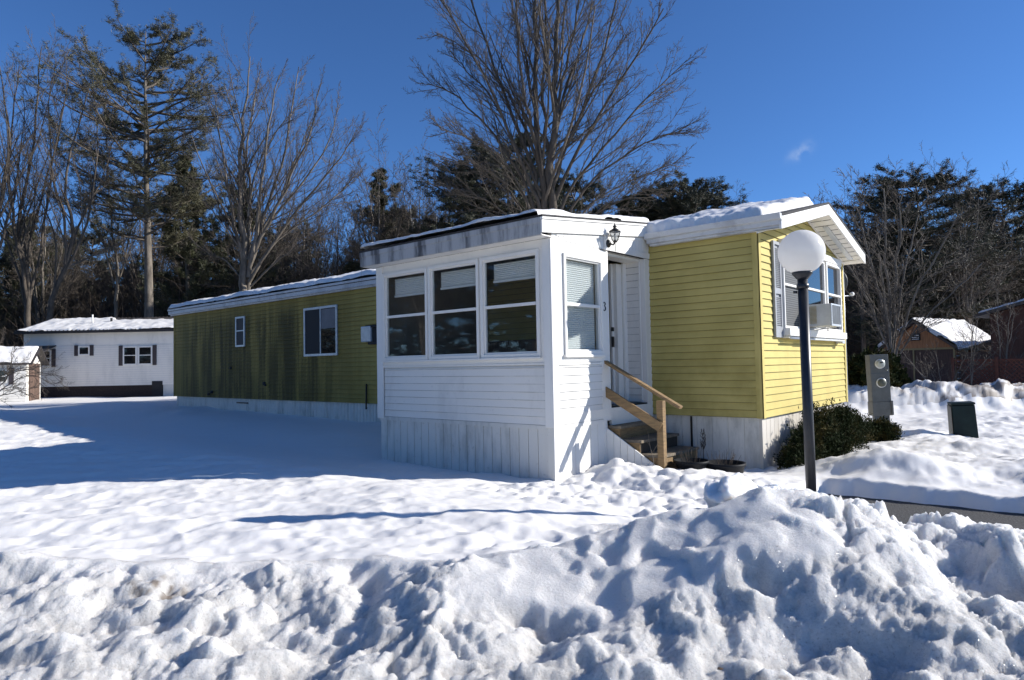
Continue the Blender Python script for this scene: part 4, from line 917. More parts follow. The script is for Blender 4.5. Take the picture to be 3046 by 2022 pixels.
mb.tube([(-.86, -1.42, -.70), (-.90, -1.40, -.45), (-.96, -1.38, -.25), (-.99, -1.36, -.05)], [.006, .005, .004, .002], 5); mb.tube([(-.92, -1.395, -.38), (-.86, -1.36, -.27), (-.84, -1.33, -.18)], [.003, .002, .001], 4)
mb.tube([(-.95, -1.385, -.28), (-1.02, -1.37, -.22), (-1.06, -1.36, -.15)], [.003, .002, .001], 4)
o = mb.build("bare_sapling", M['twig']); o.location = (-1.05, -1.42, -.6); tag(o, "thin leafless sapling growing in front of the wooden steps", "sapling")
ds = (-.35, W_ + .35, 1.9)
dish = empty("satellite_dish", ds, "grey satellite dish on the far side of the yellow home, seen past its corner", "satellite dish")
mb = MB(ds); mb.lathe((ds[0], ds[1] + .25, 2.25), [(0, -.06), (.12, -.055), (.22, -.03), (.30, 0), (.305, .005), (.22, -.02), (.12, -.045), (0, -.05)], 28, 'y'); mb.build("reflector", M['grey_green'], dish)
mb = MB(ds); mb.tube([(ds[0], W_ + .03, 2.1), (ds[0], ds[1] + .2, 2.25)], .02, 8); mb.tube([(ds[0] + .05, ds[1] + .3, 1.98), (ds[0] + .25, ds[1] + .75, 2.02)], .010, 6); mb.build("arm", M['alu'], dish)
mb = MB(ds); mb.lathe((ds[0] + .25, ds[1] + .75, 2.05), [(0, -.04), (.035, -.035), (.04, .03), (0, .05)], 12, 'y'); mb.build("receiver", M['blind'], dish)

# ------------------------------------------------------------------ trees
def tubes(P, R, n):
    """P (N,K,3) centre lines, R (N,K) radii -> verts, quads"""
    N, K, _ = P.shape
    T = np.empty_like(P); T[:, 1:-1] = P[:, 2:] - P[:, :-2]; T[:, 0] = P[:, 1] - P[:, 0]; T[:, -1] = P[:, -1] - P[:, -2]
    T /= np.linalg.norm(T, axis=2, keepdims=True) + 1e-9
    ref = np.where(np.abs(T[..., 2:3]) > .9, np.array([1., 0, 0]), np.array([0, 0, 1.]))
    ref = ref[:, :1].repeat(K, 1)
    A = np.cross(T, ref); A /= np.linalg.norm(A, axis=2, keepdims=True) + 1e-9; B = np.cross(T, A)
    an = np.arange(n) * 2 * np.pi / n
    V = P[:, :, None, :] + R[:, :, None, None] * (A[:, :, None, :] * np.cos(an)[None, None, :, None] + B[:, :, None, :] * np.sin(an)[None, None, :, None])
    i = np.arange(N * K * n).reshape(N, K, n); j = np.roll(i, -1, 2)
    F = np.stack([i[:, :-1], j[:, :-1], j[:, 1:], i[:, 1:]], -1).reshape(-1, 4)
    return V.reshape(-1, 3), F
def grow(p0, d0, L, r0, K, rng, wig=.12, trop=0.0, tip=.25, grav=0.0):
    N = len(p0); P = np.empty((N, K, 3)); P[:, 0] = p0; d = d0 / (np.linalg.norm(d0, axis=1, keepdims=True) + 1e-9)
    for k in range(1, K):
        d = d + rng.normal(size=(N, 3)) * wig; d[:, 2] += trop * (k / K) + grav
        d /= np.linalg.norm(d, axis=1, keepdims=True) + 1e-9
        P[:, k] = P[:, k - 1] + d * (L / (K - 1))[:, None]
    R = r0[:, None] * (1 - (1 - tip) * np.linspace(0, 1, K)[None, :])
    return P, R
def spawn(P, R, L, per, t0, ang, rng, lr, rr, rmin, tmax=.98, flat=0.0, shrink=.5):
    """start points, directions, lengths and radii of children along parents"""
    N, K, _ = P.shape; t = t0 + (tmax - t0) * (np.arange(per)[None, :] + rng.random((N, per))) / per
    x = t * (K - 1); i = np.minimum(x.astype(int), K - 2); f = (x - i)[..., None]; n_ = np.arange(N)[:, None]
    p = P[n_, i] * (1 - f) + P[n_, i + 1] * f; T = P[n_, i + 1] - P[n_, i]; T /= np.linalg.norm(T, axis=2, keepdims=True) + 1e-9
    q = rng.normal(size=T.shape); q[..., 2] *= (1 - flat); q -= T * (q * T).sum(2, keepdims=True); q /= np.linalg.norm(q, axis=2, keepdims=True) + 1e-9
    a = np.radians(ang[0] + (ang[1] - ang[0]) * rng.random((N, per)))[..., None]
    d = T * np.cos(a) + q * np.sin(a)
    r_at = R[n_, i] * (1 - f[..., 0]) + R[n_, i + 1] * f[..., 0]
    l = L[:, None] * lr * (1 - shrink * t) * rng.uniform(.6, 1.25, (N, per))
    r = np.maximum(r_at * rr * rng.uniform(.7, 1.1, (N, per)), rmin)
    return p.reshape(-1, 3), d.reshape(-1, 3), l.ravel(), r.ravel()
def levels(P, R, L, specs, rng):
    """grow successive orders of branches"""
    Vs, Fs, nb = [], [], 0; tips = []
    for sp in specs:
        p, d, l, r = spawn(P, R, L, sp['n'], sp.get('t0', .2), sp['ang'], rng, sp['lr'], sp['rr'], sp['rmin'], flat=sp.get('flat', 0), shrink=sp.get('shrink', .5))
        P, R = grow(p, d, l, r, sp['K'], rng, sp.get('wig', .12), sp.get('trop', .0), sp.get('tip', .3), sp.get('grav', 0)); L = l
        v, f = tubes(P, R, sp.get('s', 3)); Vs.append(v); Fs.append(f + nb); nb += len(v)
    return np.concatenate(Vs), np.concatenate(Fs), P
def bez(p0, p1, p2, K):
    t = np.linspace(0, 1, K)[:, None]; return (1 - t) ** 2 * p0 + 2 * t * (1 - t) * p1 + t * t * p2
def limbs_tree(name, label, loc, stems, specs, seed, barks=('bark', 'twig'), group=None, cat="tree"):
    """stems: list of (points, r0, r1); the stems are the trunk, all finer branches the crown"""
    rng = np.random.default_rng(seed); K = 14; P = []; R = []
    for pts, r0, r1 in stems:
        pts = np.array(pts, float); s = np.linspace(0, len(pts) - 1, K); i = np.minimum(s.astype(int), len(pts) - 2); f = (s - i)[:, None]
        # smooth interpolation through the given points (Catmull-Rom)
        pp = np.vstack([2 * pts[0] - pts[1], pts, 2 * pts[-1] - pts[-2]]); a, b, c, d = pp[i], pp[i + 1], pp[i + 2], pp[i + 3]
        q = .5 * (2 * b + (c - a) * f + (2 * a - 5 * b + 4 * c - d) * f ** 2 + (3 * b - a - 3 * c + d) * f ** 3)
        q[1:] += rng.normal(size=(K - 1, 3)) * .035 * np.linalg.norm(pts[-1] - pts[0]) / K * 1.5
        P.append(q); R.append(r0 + (r1 - r0) * np.linspace(0, 1, K) ** .8)
    P = np.array(P); R = np.array(R); L = np.linalg.norm(np.diff(P, axis=1), axis=2).sum(1)
    root = empty(name, loc, label, cat, group)
    v, f = tubes(P, R, 9); mesh_np("trunk", v, f, M[barks[0]], root, smooth=True)
    v, f, tips = levels(P, R, L, specs, rng); mesh_np("crown", v, f, M[barks[1]], root, smooth=False)
    return root
def fan(h, spread, fork, n, seed, r0=.16, lean=0, low=.35, el=(1.0, .45), depth=.8):
    """limbs of a vase-shaped tree of height h; spread is the crown radius"""
    rng = random.Random(seed); out = []
    for i in range(n):
        u = i / max(1, n - 1); az = rng.uniform(0, 6.28) if i else 0
        az = i * 2.39996 + rng.uniform(-.3, .3)
        k = (i + .5) / n; rad = spread * (k ** .6) * rng.uniform(.8, 1.05); hh = h * (1 - .48 * k ** 1.6) * rng.uniform(.94, 1.03)
        x, y = math.cos(az) * rad, math.sin(az) * rad * depth
        f0 = fork * rng.uniform(.75, 1.35)
        p0 = (0, 0, -.3); p1 = (x * .03 + lean * .1, y * .03, f0); p2 = (x * .32 + lean * .4, y * .32, f0 + (hh - f0) * .42); p3 = (x * .72 + lean * .8, y * .72, f0 + (hh - f0) * .76); p4 = (x + lean, y, hh)
        out.append(([p0, p1, p2, p3, p4], r0 * (1 - .45 * k), .018))
    return out
SP = [dict(n=13, t0=.28, ang=(22, 48), lr=.42, rr=.5, rmin=.016, K=8, wig=.055, trop=.09, s=5, shrink=.45),
      dict(n=8, t0=.12, ang=(22, 50), lr=.42, rr=.5, rmin=.009, K=6, wig=.07, trop=.07, s=3),
      dict(n=6, t0=.10, ang=(22, 52), lr=.48, rr=.55, rmin=.0055, K=4, wig=.08, trop=.06, s=3),
      dict(n=3, t0=.2, ang=(25, 50), lr=.55, rr=.6, rmin=.0042, K=3, wig=.1, trop=.06, s=3)]
def sp(*n, **k):
    o = [dict(x) for x in SP]
    for i, v in enumerate(n): o[i]['n'] = v
    for q in o: q.update(k)
    return o[:len(n)]
def img_pt(px, py, d, base):     # a branch point read off the photograph, at its own distance, relative to the tree's foot
    return tuple(at_px(px, py, d) - np.array(base))
def ground_at(px, d):
    v = FW + RT * ((px - 1523) / 1974.3); p = CAM + v * d; return p[0], p[1]
def hero(name, label, px, d, stems, specs, seed, **kw):
    x, y = ground_at(px, d); base = (x, y, gz(x, y) - .1); rng = random.Random(seed); S = []
    for pts, dz, r0, r1 in stems:          # pts in photograph pixels (2362 wide), dz how far the limb leans away in depth
        n = len(pts); S.append(([img_pt(a * 1.2896, b * 1.2896, d + dz * (i / (n - 1)) ** 1.3, base) for i, (a, b) in enumerate(pts)], r0, r1))
    return limbs_tree(name, label, base, S, specs, seed, **kw)
E25 = 25.5
ml = [([(1252, 720), (1250, 480), (1243, 300), (1236, 120), (1232, -60), (1226, -190)], .4, 0.178, .03), ([(1262, 720), (1272, 420), (1277, 250), (1283, 100), (1290, -40), (1296, -180)], -.3, 0.196, .03),
      ([(1274, 400), (1262, 320), (1254, 230), (1262, 90), (1256, -30), (1262, -170)], 1.2, 0.093, .03),
      ([(1249, 460), (1228, 380), (1180, 260), (1125, 110), (1080, -20), (1045, -120)], 1.0, 0.093, .02), ([(1249, 500), (1215, 400), (1165, 280), (1100, 140), (1040, 40), (1000, -30)], -1.5, 0.085, .02),
      ([(1250, 540), (1215, 430), (1160, 340), (1085, 250), (1030, 205), (985, 192)], .6, 0.076, .012), ([(1250, 600), (1210, 450), (1140, 350), (1070, 315), (1015, 300)], -2.0, 0.060, .010),
      ([(1250, 640), (1210, 500), (1150, 410), (1080, 378), (1020, 362)], 1.6, 0.051, .010), ([(1247, 400), (1215, 300), (1160, 200), (1085, 120), (1000, 70)], 2.2, 0.076, .012),
      ([(1274, 430), (1300, 350), (1345, 250), (1390, 120), (1425, -10), (1450, -130)], 1.2, 0.093, .02), ([(1273, 480), (1310, 390), (1370, 290), (1432, 180), (1495, 80), (1530, 20)], -1.2, 0.085, .02),
      ([(1272, 540), (1320, 430), (1390, 340), (1470, 250), (1530, 190), (1585, 140)], .8, 0.076, .012), ([(1270, 600), (1335, 450), (1400, 385), (1480, 335), (1540, 310), (1590, 300)], -1.8, 0.060, .010),
      ([(1272, 640), (1345, 490), (1420, 432), (1500, 398), (1565, 372)], 1.6, 0.051, .010), ([(1276, 330), (1300, 230), (1335, 120), (1358, 40), (1375, -60)], 2.0, 0.076, .02),
      ([(1278, 280), (1300, 180), (1318, 90), (1335, 0), (1350, -140)], -2.0, 0.068, .02), ([(1243, 300), (1225, 200), (1200, 90), (1180, 0), (1165, -110)], 2.0, 0.068, .02),
      ([(1246, 380), (1225, 290), (1205, 190), (1192, 60), (1190, -70)], -2.0, 0.076, .02), ([(1275, 660), (1330, 530), (1400, 478), (1470, 450), (1525, 410)], -.8, 0.051, .010), ([(1250, 660), (1200, 530), (1130, 465), (1070, 440), (1010, 425)], -.6, 0.047, .010),
      ([(1277, 240), (1262, 150), (1240, 60), (1222, -60)], .8, 0.060, .015), ([(1276, 350), (1320, 300), (1370, 210), (1400, 160), (1450, 60)], .2, 0.060, .012), ([(1248, 440), (1200, 350), (1130, 220), (1080, 170), (1040, 120)], .1, 0.060, .012)]
hero("bare_maple", "tall many-stemmed bare tree fanning out behind the middle of the yellow home", 1262 * 1.2896, E25, ml, [dict(SP[0], n=18, ang=(16, 38), lr=.43, t0=.2, shrink=.72), dict(SP[1], n=8, ang=(18, 42), lr=.42, rmin=.008), dict(SP[2], n=6, lr=.45, rmin=.006), dict(SP[3], n=2, lr=.5, rmin=.0045)], 101, barks=('bark_dk', 'twig'))
ol = [([(562, 760), (560, 590), (553, 430), (560, 280), (576, 130)], 0, .24, .02), ([(572, 760), (574, 590), (578, 470), (560, 330), (520, 200)], 1.5, .15, .02),
      ([(574, 640), (588, 560), (603, 430), (620, 300), (640, 170)], -1, .14, .02), ([(574, 600), (600, 520), (642, 400), (670, 280), (690, 150)], 1.5, .12, .02),
      ([(574, 620), (606, 540), (665, 420), (715, 310), (740, 190)], -1.6, .12, .02), ([(578, 600), (616, 520), (690, 430), (755, 330), (785, 240)], 1, .10, .015),
      ([(575, 650), (630, 560), (715, 450), (780, 370), (820, 310)], -1.4, .10, .015), ([(576, 630), (650, 550), (735, 485), (790, 440), (825, 400)], 1.8, .07, .012),
      ([(561, 600), (540, 510), (520, 400), (505, 290), (498, 230)], -1.5, .10, .015), ([(560, 560), (556, 460), (575, 300), (598, 160)], 2.4, .10, .02), ([(563, 620), (550, 570), (515, 520), (470, 460)], -1, .06, .012),
      ([(578, 660), (640, 600), (705, 555), (765, 525)], -2, .06, .012), ([(562, 650), (520, 600), (480, 585), (440, 550)], 1, .05, .01), ([(573, 500), (590, 400), (640, 300), (700, 230)], .6, .07, .012), ([(600, 540), (640, 470), (690, 350), (725, 260)], .4, .07, .012)]
hero("bare_oak", "broad spreading bare tree with pale upright limbs behind the back roof of the yellow home", 568 * 1.2896, 35, ol, [dict(SP[0], n=16, ang=(16, 38), lr=.43, t0=.2, shrink=.72), dict(SP[1], n=8, ang=(18, 42), lr=.42, rmin=.008), dict(SP[2], n=6, lr=.45, rmin=.006), dict(SP[3], n=2, lr=.5, rmin=.0045)], 102)
# bare trees standing behind the white house at the left
hero("bare_tree", "tallest straight grey bare tree behind the white house's left end", 66 * 1.2896, 36,
     [([(66, 800), (63, 620), (40, 520), (70, 380), (85, 240), (95, 110)], 0, 0.158, .02), ([(66, 780), (62, 600), (90, 470), (130, 330), (160, 180)], 1, 0.094, .02), ([(64, 700), (40, 560), (20, 420), (30, 280), (40, 150)], -1.5, 0.101, .02),
      ([(64, 720), (20, 560), (-30, 440), (-60, 300)], .8, 0.072, .015), ([(66, 700), (95, 560), (120, 400), (112, 250), (125, 130)], 2, 0.086, .015)], [dict(SP[0], n=15, ang=(16, 38), lr=.43, t0=.2, shrink=.72), dict(SP[1], n=8, ang=(18, 42), lr=.42, rmin=.008), dict(SP[2], n=6, lr=.45, rmin=.006), dict(SP[3], n=2, lr=.5, rmin=.0045)], 103, barks=('bark_dk', 'twig'))
hero("bare_tree", "crooked brown tree leaning to the right behind the white house beside the tall pine", 108 * 1.2896, 34,
     [([(106, 800), (120, 690), (155, 600), (165, 520), (150, 420), (180, 300), (205, 180)], 0, 0.158, .02), ([(140, 650), (190, 540), (215, 430), (225, 320), (215, 220)], 1, 0.079, .015), ([(150, 610), (150, 500), (120, 400), (140, 280), (160, 190)], -1.2, 0.079, .015),
      ([(125, 690), (130, 560), (95, 470), (50, 400), (20, 330)], -1, 0.058, .012), ([(160, 560), (200, 480), (240, 400), (262, 320)], 1.6, 0.058, .012)], [dict(SP[0], n=14, ang=(16, 38), lr=.43, t0=.2, shrink=.72), dict(SP[1], n=8, ang=(18, 42), lr=.42, rmin=.008), dict(SP[2], n=6, lr=.45, rmin=.006), dict(SP[3], n=2, lr=.5, rmin=.0045)], 104, barks=('bark_dk', 'twig'))
hero("bare_tree", "slender forked bare tree just left of the tall pine's trunk", 262 * 1.2896, 40,
     [([(262, 780), (270, 640), (262, 540), (250, 430), (245, 300)], 0, 0.115, .015), ([(264, 700), (290, 590), (310, 480), (315, 380)], 1, 0.065, .012), ([(264, 660), (240, 560), (215, 470), (205, 380)], -1, 0.058, .012)], [dict(SP[0], n=14, ang=(16, 38), lr=.43, t0=.2, shrink=.72), dict(SP[1], n=8, ang=(18, 42), lr=.42, rmin=.008), dict(SP[2], n=6, lr=.45, rmin=.006), dict(SP[3], n=2, lr=.5, rmin=.0045)], 105)
hero("bare_tree", "dark bare tree reaching into the picture from the left edge behind the white house", -20 * 1.2896, 33,
     [([(-30, 800), (-20, 560), (10, 430), (20, 300), (0, 150)], 0, 0.158, .02), ([(-25, 650), (20, 500), (45, 380), (60, 250)], 1, 0.086, .015), ([(-25, 650), (-50, 450), (-60, 300), (-50, 100)], -1, 0.101, .015)], [dict(SP[0], n=14, ang=(16, 38), lr=.43, t0=.2, shrink=.72), dict(SP[1], n=8, ang=(18, 42), lr=.42, rmin=.008), dict(SP[2], n=6, lr=.45, rmin=.006), dict(SP[3], n=2, lr=.5, rmin=.0045)], 106, barks=('bark_dk', 'twig'))

def conifer(name, label, loc, h, crown0, width, seed, needle='needle', nb=70, dens=1.0, bark='bark', r0=.22, lean=(0, 0), group=None, irregular=.25, blade=(.16, .022), up=.25, per=9, prof=None, first=None):
    rng = np.random.default_rng(seed); root = empty(name, loc, label, "tree", group)
    K = 16; tt = np.linspace(0, 1, K); P = np.zeros((1, K, 3)); P[0, :, 2] = tt * (h + .4) - .4; P[0, :, 0] = lean[0] * tt + .1 * np.sin(tt * 5 + seed); P[0, :, 1] = lean[1] * tt + .1 * np.cos(tt * 4 + seed)
    R = (r0 * (1 - .93 * tt))[None, :]; v, f = tubes(P, R, 10); mesh_np("trunk", v, f, M[bark], root, smooth=True)
    z = crown0 + (h * .985 - crown0) * np.sort(rng.random(nb)) ** .9
    az = rng.random(nb) * 2 * np.pi; q = (z - crown0) / (h - crown0)
    wd_ = width * (prof(q) if prof else (1 - q) ** .75 * (.55 + .45 * np.minimum(1, q * 3 + .3))) * (1 + irregular * rng.normal(size=nb)); wd_ = np.clip(wd_, .25, None)
    if first is not None: az[:len(first)] = [a for a, _, _ in first]; z[:len(first)] = [b for _, b, _ in first]; wd_[:len(first)] = [c for _, _, c in first]
    tz = (z + .4) / (h + .4); cx_ = np.interp(tz, tt, P[0, :, 0]); cy_ = np.interp(tz, tt, P[0, :, 1])
    el = up * (.4 + 1.2 * q) + rng.normal(size=nb) * .12
    d = np.stack([np.cos(az) * np.cos(el), np.sin(az) * np.cos(el), np.sin(el)], 1)
    BP, BR = grow(np.stack([cx_, cy_, z], 1), d, wd_, np.clip(.012 + .014 * wd_, .01, .09), 9, rng, .07, up * .5, .2)
    v0, f0 = tubes(BP, BR, 4)
    p, d2, l, r = spawn(BP, BR, wd_, per, .25, (25, 60), rng, .42, .5, .008, flat=.75); SPp, SR = grow(p, d2, l, r, 5, rng, .09, .14, .3); v1, f1 = tubes(SPp, SR, 3)
    p3, d3, l3, r3 = spawn(SPp, SR, l, 5, .15, (25, 60), rng, .45, .6, .005, flat=.5); TP, TR = grow(p3, d3, l3, r3, 3, rng, .08, .15, .5); v2, f2 = tubes(TP, TR, 3)
    Vw = np.concatenate([v0, v1, v2]); Fw = np.concatenate([f0, f1 + len(v0), f2 + len(v0) + len(v1)])
    mesh_np("branches", Vw, Fw, M['twig'], root)
    # needles: tufts of narrow blades towards the ends of the twigs
    src = np.concatenate([SPp[:, 1:].reshape(-1, 3), TP.reshape(-1, 3), BP[:, 4:].reshape(-1, 3)]); n = int(len(src) * dens); b = src[rng.integers(0, len(src), n)]
    nb_ = 8; c = np.repeat(b, nb_, 0) + rng.normal(size=(n * nb_, 3)) * .05; dd = rng.normal(size=(n * nb_, 3)); dd[:, 2] = np.abs(dd[:, 2]) * .7; dd /= np.linalg.norm(dd, axis=1)[:, None]
    s = np.cross(dd, rng.normal(size=dd.shape)); s /= np.linalg.norm(s, axis=1)[:, None]; ln = blade[0] * rng.uniform(.6, 1.3, len(c))[:, None]; wv = blade[1] * rng.uniform(.7, 1.3, len(c))[:, None]
    V = np.stack([c - s * wv, c + s * wv, c + dd * ln + s * wv * .4, c + dd * ln - s * wv * .4], 1).reshape(-1, 3); F = np.arange(len(V)).reshape(-1, 4)
    mesh_np("needles", V, F, M[needle], root)
    return root
x, y = ground_at(438, 38); g0 = gz(x, y)
rt = math.atan2(_r2[1], _r2[0])
conifer("white_pine", "tall white pine with a long bare trunk, towering over the white house at the left", (x, y, g0), 20.8, 7.0, 4.2, 201, 'needle_pine', nb=98, dens=.85, r0=.31, bark='bark', irregular=.34, blade=(.14, .011), up=.22, per=10,
        prof=lambda q: .75 + .35 * np.sin(q * 3.0) - .62 * np.clip(q - .62, 0, 1) * 2,
        first=[(rt + math.pi + .2, 16.9, 4.3), (rt + math.pi - .3, 15.2, 3.6), (rt + .2, 16.2, 4.6), (rt - .3, 14.6, 5.0), (rt + math.pi, 11.6, 4.9), (rt + .1, 12.6, 4.6), (rt + math.pi + .3, 9.9, 4.6), (rt - .2, 10.3, 3.8), (rt + .3, 17.2, 4.0), (rt + math.pi - .1, 8.6, 3.4)])
# prototypes of the woods: each also stands in the picture
def px_loc(px, d, sink=.1):
    x, y = ground_at(px * 1.2896, d); return (x, y, -.15 - sink)
C_ = lambda nm, lb, px, d, h, c0, w_, sd, **k: conifer(nm, lb, px_loc(px, d), h, c0, w_, sd, **k)
protos = {}
Gp = 'evergreens in the woods behind the homes'
protos['evA'] = C_("evergreen_tree", "dark evergreen in the woods behind the homes, one of many alike", 1180, 40, 14.6, 1.5, 3.6, 301, needle='needle_dk', nb=120, dens=.9, blade=(.16, .015), r0=.2, group=Gp, irregular=.28, up=.16, per=9, prof=lambda q: .35 + 1.0 * np.sqrt(np.clip(1 - q, 0, 1)) * (1 - .35 * (1 - q)))
protos['evB'] = C_("evergreen_tree", "dark evergreen in the woods behind the homes, one of many alike", 560, 44, 14.0, 2.5, 3.4, 302, needle='needle', nb=90, dens=.8, blade=(.16, .014), r0=.2, group=Gp, irregular=.4)
protos['evC'] = C_("evergreen_tree", "small bushy evergreen low in the woods behind the homes, one of many alike", 820, 42, 8.0, .5, 2.8, 303, needle='needle_dk', nb=90, dens=.9, blade=(.17, .017), r0=.12, group='small evergreens low in the woods', irregular=.3, up=.05)
Gb = 'bare trees crowded in the woods behind the homes'
lb = "thin bare tree crowded in the woods behind the homes, one of many alike"
protos['baA'] = limbs_tree("bare_tree", lb, px_loc(960, 46), fan(13.5, 3.3, 3.0, 7, 5, .12), sp(10, 7, 5, 2, rmin=.011), 401, group=Gb)
protos['baB'] = limbs_tree("bare_tree", lb, px_loc(1010, 44), fan(12.0, 2.4, 4.0, 5, 8, .11, lean=.8), sp(11, 7, 5, 2, rmin=.010), 402, barks=('bark_dk', 'twig'), group=Gb)
protos['baC'] = limbs_tree("bare_tree", "bushy low bare tree filling the gaps of the woods, one of many alike", px_loc(780, 43), fan(8.0, 3.0, .8, 9, 9, .07, low=.1), sp(9, 7, 5, rmin=.010), 403, group='low bare trees in the woods')
protos['bir'] = limbs_tree("birch_tree", "slim white-barked birch leaning in the woods behind the yellow home, one of several alike", px_loc(925, 45), [([(0, 0, -.3), (.2, 0, 3), (.7, .2, 6.5), (1.1, .1, 9), (1.3, 0, 11.6)], .085, .015), ([(0, 0, -.3), (-.2, .3, 3), (-.7, .4, 6), (-1.3, .4, 9)], .06, .012)], sp(14, 6, 5, rmin=.008, trop=.02), 404, barks=('birch', 'twig'), group='white birches behind the yellow home')
def put(k, px, d, h=1.0, rz=0, label=None, group=None, wide=1.0):
    o = dup(protos[k]); x, y = ground_at(px * 1.2896, d); o.location = (x, y, -.25 if d < 60 else -.4); o.rotation_euler = (0, 0, rz); o.scale = (h * wide, h * wide, h)
    if label:
        o["label"] = label
        if "group" in o: del o["group"]
    if group: o["group"] = group
    return o
put('evA', 2128, 36, .74, 1, "broadest evergreen standing right of the yellow home, behind the brown shed", None, 1.38)
put('evA', 2322, 40, .76, 2, "dark evergreen at the right edge above the brown house roof", None, 1.15)
put('baB', 1990, 36, .86, 1.5, "bare tree with a pale trunk just right of the yellow home's gable")
put('baC', 2055, 27, 1.02, .4, "low spreading bare tree right beside the brown shed's left corner", None, 1.25)
put('baA', 2235, 34, .72, 4, "bare tree rising behind the brown shed's snowy roof")
put('evB', 432, 42, 1.05, .9, "smaller pine with a thin pale trunk just right of the tall pine")
put('evB', 885, 48, 1.10, 2.4, "reddish thin evergreen left of the birches behind the porch roof")
rr_ = random.Random(12)
bgl = []
for i in range(40): bgl.append((rr_.choice(['baA', 'baB', 'baC', 'baA', 'baB']), -120 + i * 29 + rr_.uniform(-14, 14), rr_.uniform(42, 62), rr_.uniform(.75, 1.2)))
for i in range(42): bgl.append((rr_.choice(['evC', 'evA', 'evC', 'evB']), -100 + i * 26 + rr_.uniform(-14, 14), rr_.uniform(46, 66), rr_.uniform(.65, 1.0)))
for i in range(24): bgl.append((rr_.choice(['baA', 'baB', 'baA', 'evC']), 1000 + i * 28 + rr_.uniform(-16, 16), rr_.uniform(42, 56), rr_.uniform(.7, 1.02)))
for px, h in ((1110, .98), (1240, 1.0), (1330, .95), (1460, .90), (1500, .92), (1545, .86), (1575, .86), (1610, .80), (1640, .72), (1140, .9)): bgl.append(('evA' if px % 20 else 'evB', px, rr_.uniform(40, 48), h * .93))
for i in range(36): bgl.append((rr_.choice(['baA', 'baB', 'baA', 'baC', 'baB', 'evC']), 1930 + i * 16 + rr_.uniform(-8, 8), rr_.uniform(40, 56), rr_.uniform(.62, .88)))
for i in range(24): bgl.append((rr_.choice(['evC', 'evB', 'evA']), 1930 + i * 24 + rr_.uniform(-8, 8), rr_.uniform(46, 62), rr_.uniform(.5, .74)))
for k, px, d, h in bgl: put(k, px, d, h, rr_.uniform(0, 6.28), wide=rr_.uniform(.95, 1.25))
for px, d, h, rz in ((970, 44, 1.0, .4), (1045, 46, .9, 2.2), (1000, 48, 1.05, 4), (1140, 45, .85, 5)): put('bir', px, d, h, rz)
# understory: a tangle of thin brown stalks along the edge of the woods
rng = np.random.default_rng(77); n = 20000
px_ = rng.uniform(-200, 2500, n); keep = (px_ < 1750) | (px_ > 1900); px_ = px_[keep]; n = len(px_); dd_ = rng.uniform(39, 62, n)
v = FW[None, :] + RT[None, :] * ((px_ * 1.2896 - 1523) / 1974.3)[:, None]; p0 = CAM + v * dd_[:, None]; p0[:, 2] = -.35
hh = rng.gamma(3, 1.0, n) * .9 + .5; d0 = rng.normal(size=(n, 3)) * .28; d0[:, 2] = 1
P, R = grow(p0, d0, hh, np.full(n, .016), 5, rng, .16, .02, .3); v0, f0 = tubes(P, R, 3)
p, d, l, r = spawn(P, R, hh, 6, .15, (25, 60), rng, .5, .6, .009); P2, R2 = grow(p, d, l, r, 4, rng, .15, .1, .4); v1, f1 = tubes(P2, R2, 3)
o = mesh_np("undergrowth", np.concatenate([v0, v1]), np.concatenate([f0, f1 + len(v0)]), M['drybrush']); tag(o, "tangle of thin leafless brown brush along the edge of the woods", "undergrowth", kind="stuff")

# evergreen shrubs by the end wall
def shrub(name, label, x, y, blobs, seed, n=26000, group=None, leaf=(.035, .010), mt='yew'):
    rng = np.random.default_rng(seed); g = gz(x, y) - .05; root = empty(name, (x, y, g), label, "shrub", group)
    pts = []; stems = []
    for (bx, by, bz, rx, ry, rz_) in blobs:
        m_ = int(n * rx * rz_ / sum(b[3] * b[5] for b in blobs)); u = rng.normal(size=(m_, 3)); u /= np.linalg.norm(u, axis=1)[:, None]
        rad = rng.uniform(.25, 1.0, m_) ** .45; rad *= 1 + .55 * fbm(u[:, 0] * 2.6 + bx * 9, u[:, 1] * 2.3 + u[:, 2] * 2.1, 3, seed)
        pts.append(u * rad[:, None] * np.array([rx, ry, rz_]) + np.array([bx, by, bz]))
        for k in range(14):
            t = rng.normal(size=3); t /= np.linalg.norm(t); stems.append([(bx * .4, by * .4, -.2), (bx * .8, by * .8, bz * .5), (bx + t[0] * rx * .85, by + t[1] * ry * .85, bz + abs(t[2]) * rz_ * .8)])
    c = np.concatenate(pts); c = c[c[:, 2] > -.1]; m_ = len(c)
    cen = np.array([np.mean([b[0] for b in blobs]), np.mean([b[1] for b in blobs]), 0]); dd = (c - cen); dd /= np.linalg.norm(dd, axis=1)[:, None] + 1e-6; dd = dd * .7 + rng.normal(size=(m_, 3)) * .6; dd[:, 2] += .35; dd /= np.linalg.norm(dd, axis=1)[:, None]
    s = np.cross(dd, rng.normal(size=dd.shape)); s /= np.linalg.norm(s, axis=1)[:, None]; ln = leaf[0] * rng.uniform(.6, 1.5, m_)[:, None]; wv = leaf[1] * rng.uniform(.7, 1.3, m_)[:, None]
    V = np.stack([c - s * wv, c + s * wv, c + dd * ln + s * wv * .3, c + dd * ln - s * wv * .3], 1).reshape(-1, 3)
    mesh_np("foliage", V, np.arange(len(V)).reshape(-1, 4), M[mt], root)
    P = np.array(stems, float); R = np.tile([.012, .008, .003], (len(P), 1)); v, f = tubes(P, R, 4); mesh_np("stems", v, f, M['bark_dk'], root)
    return root
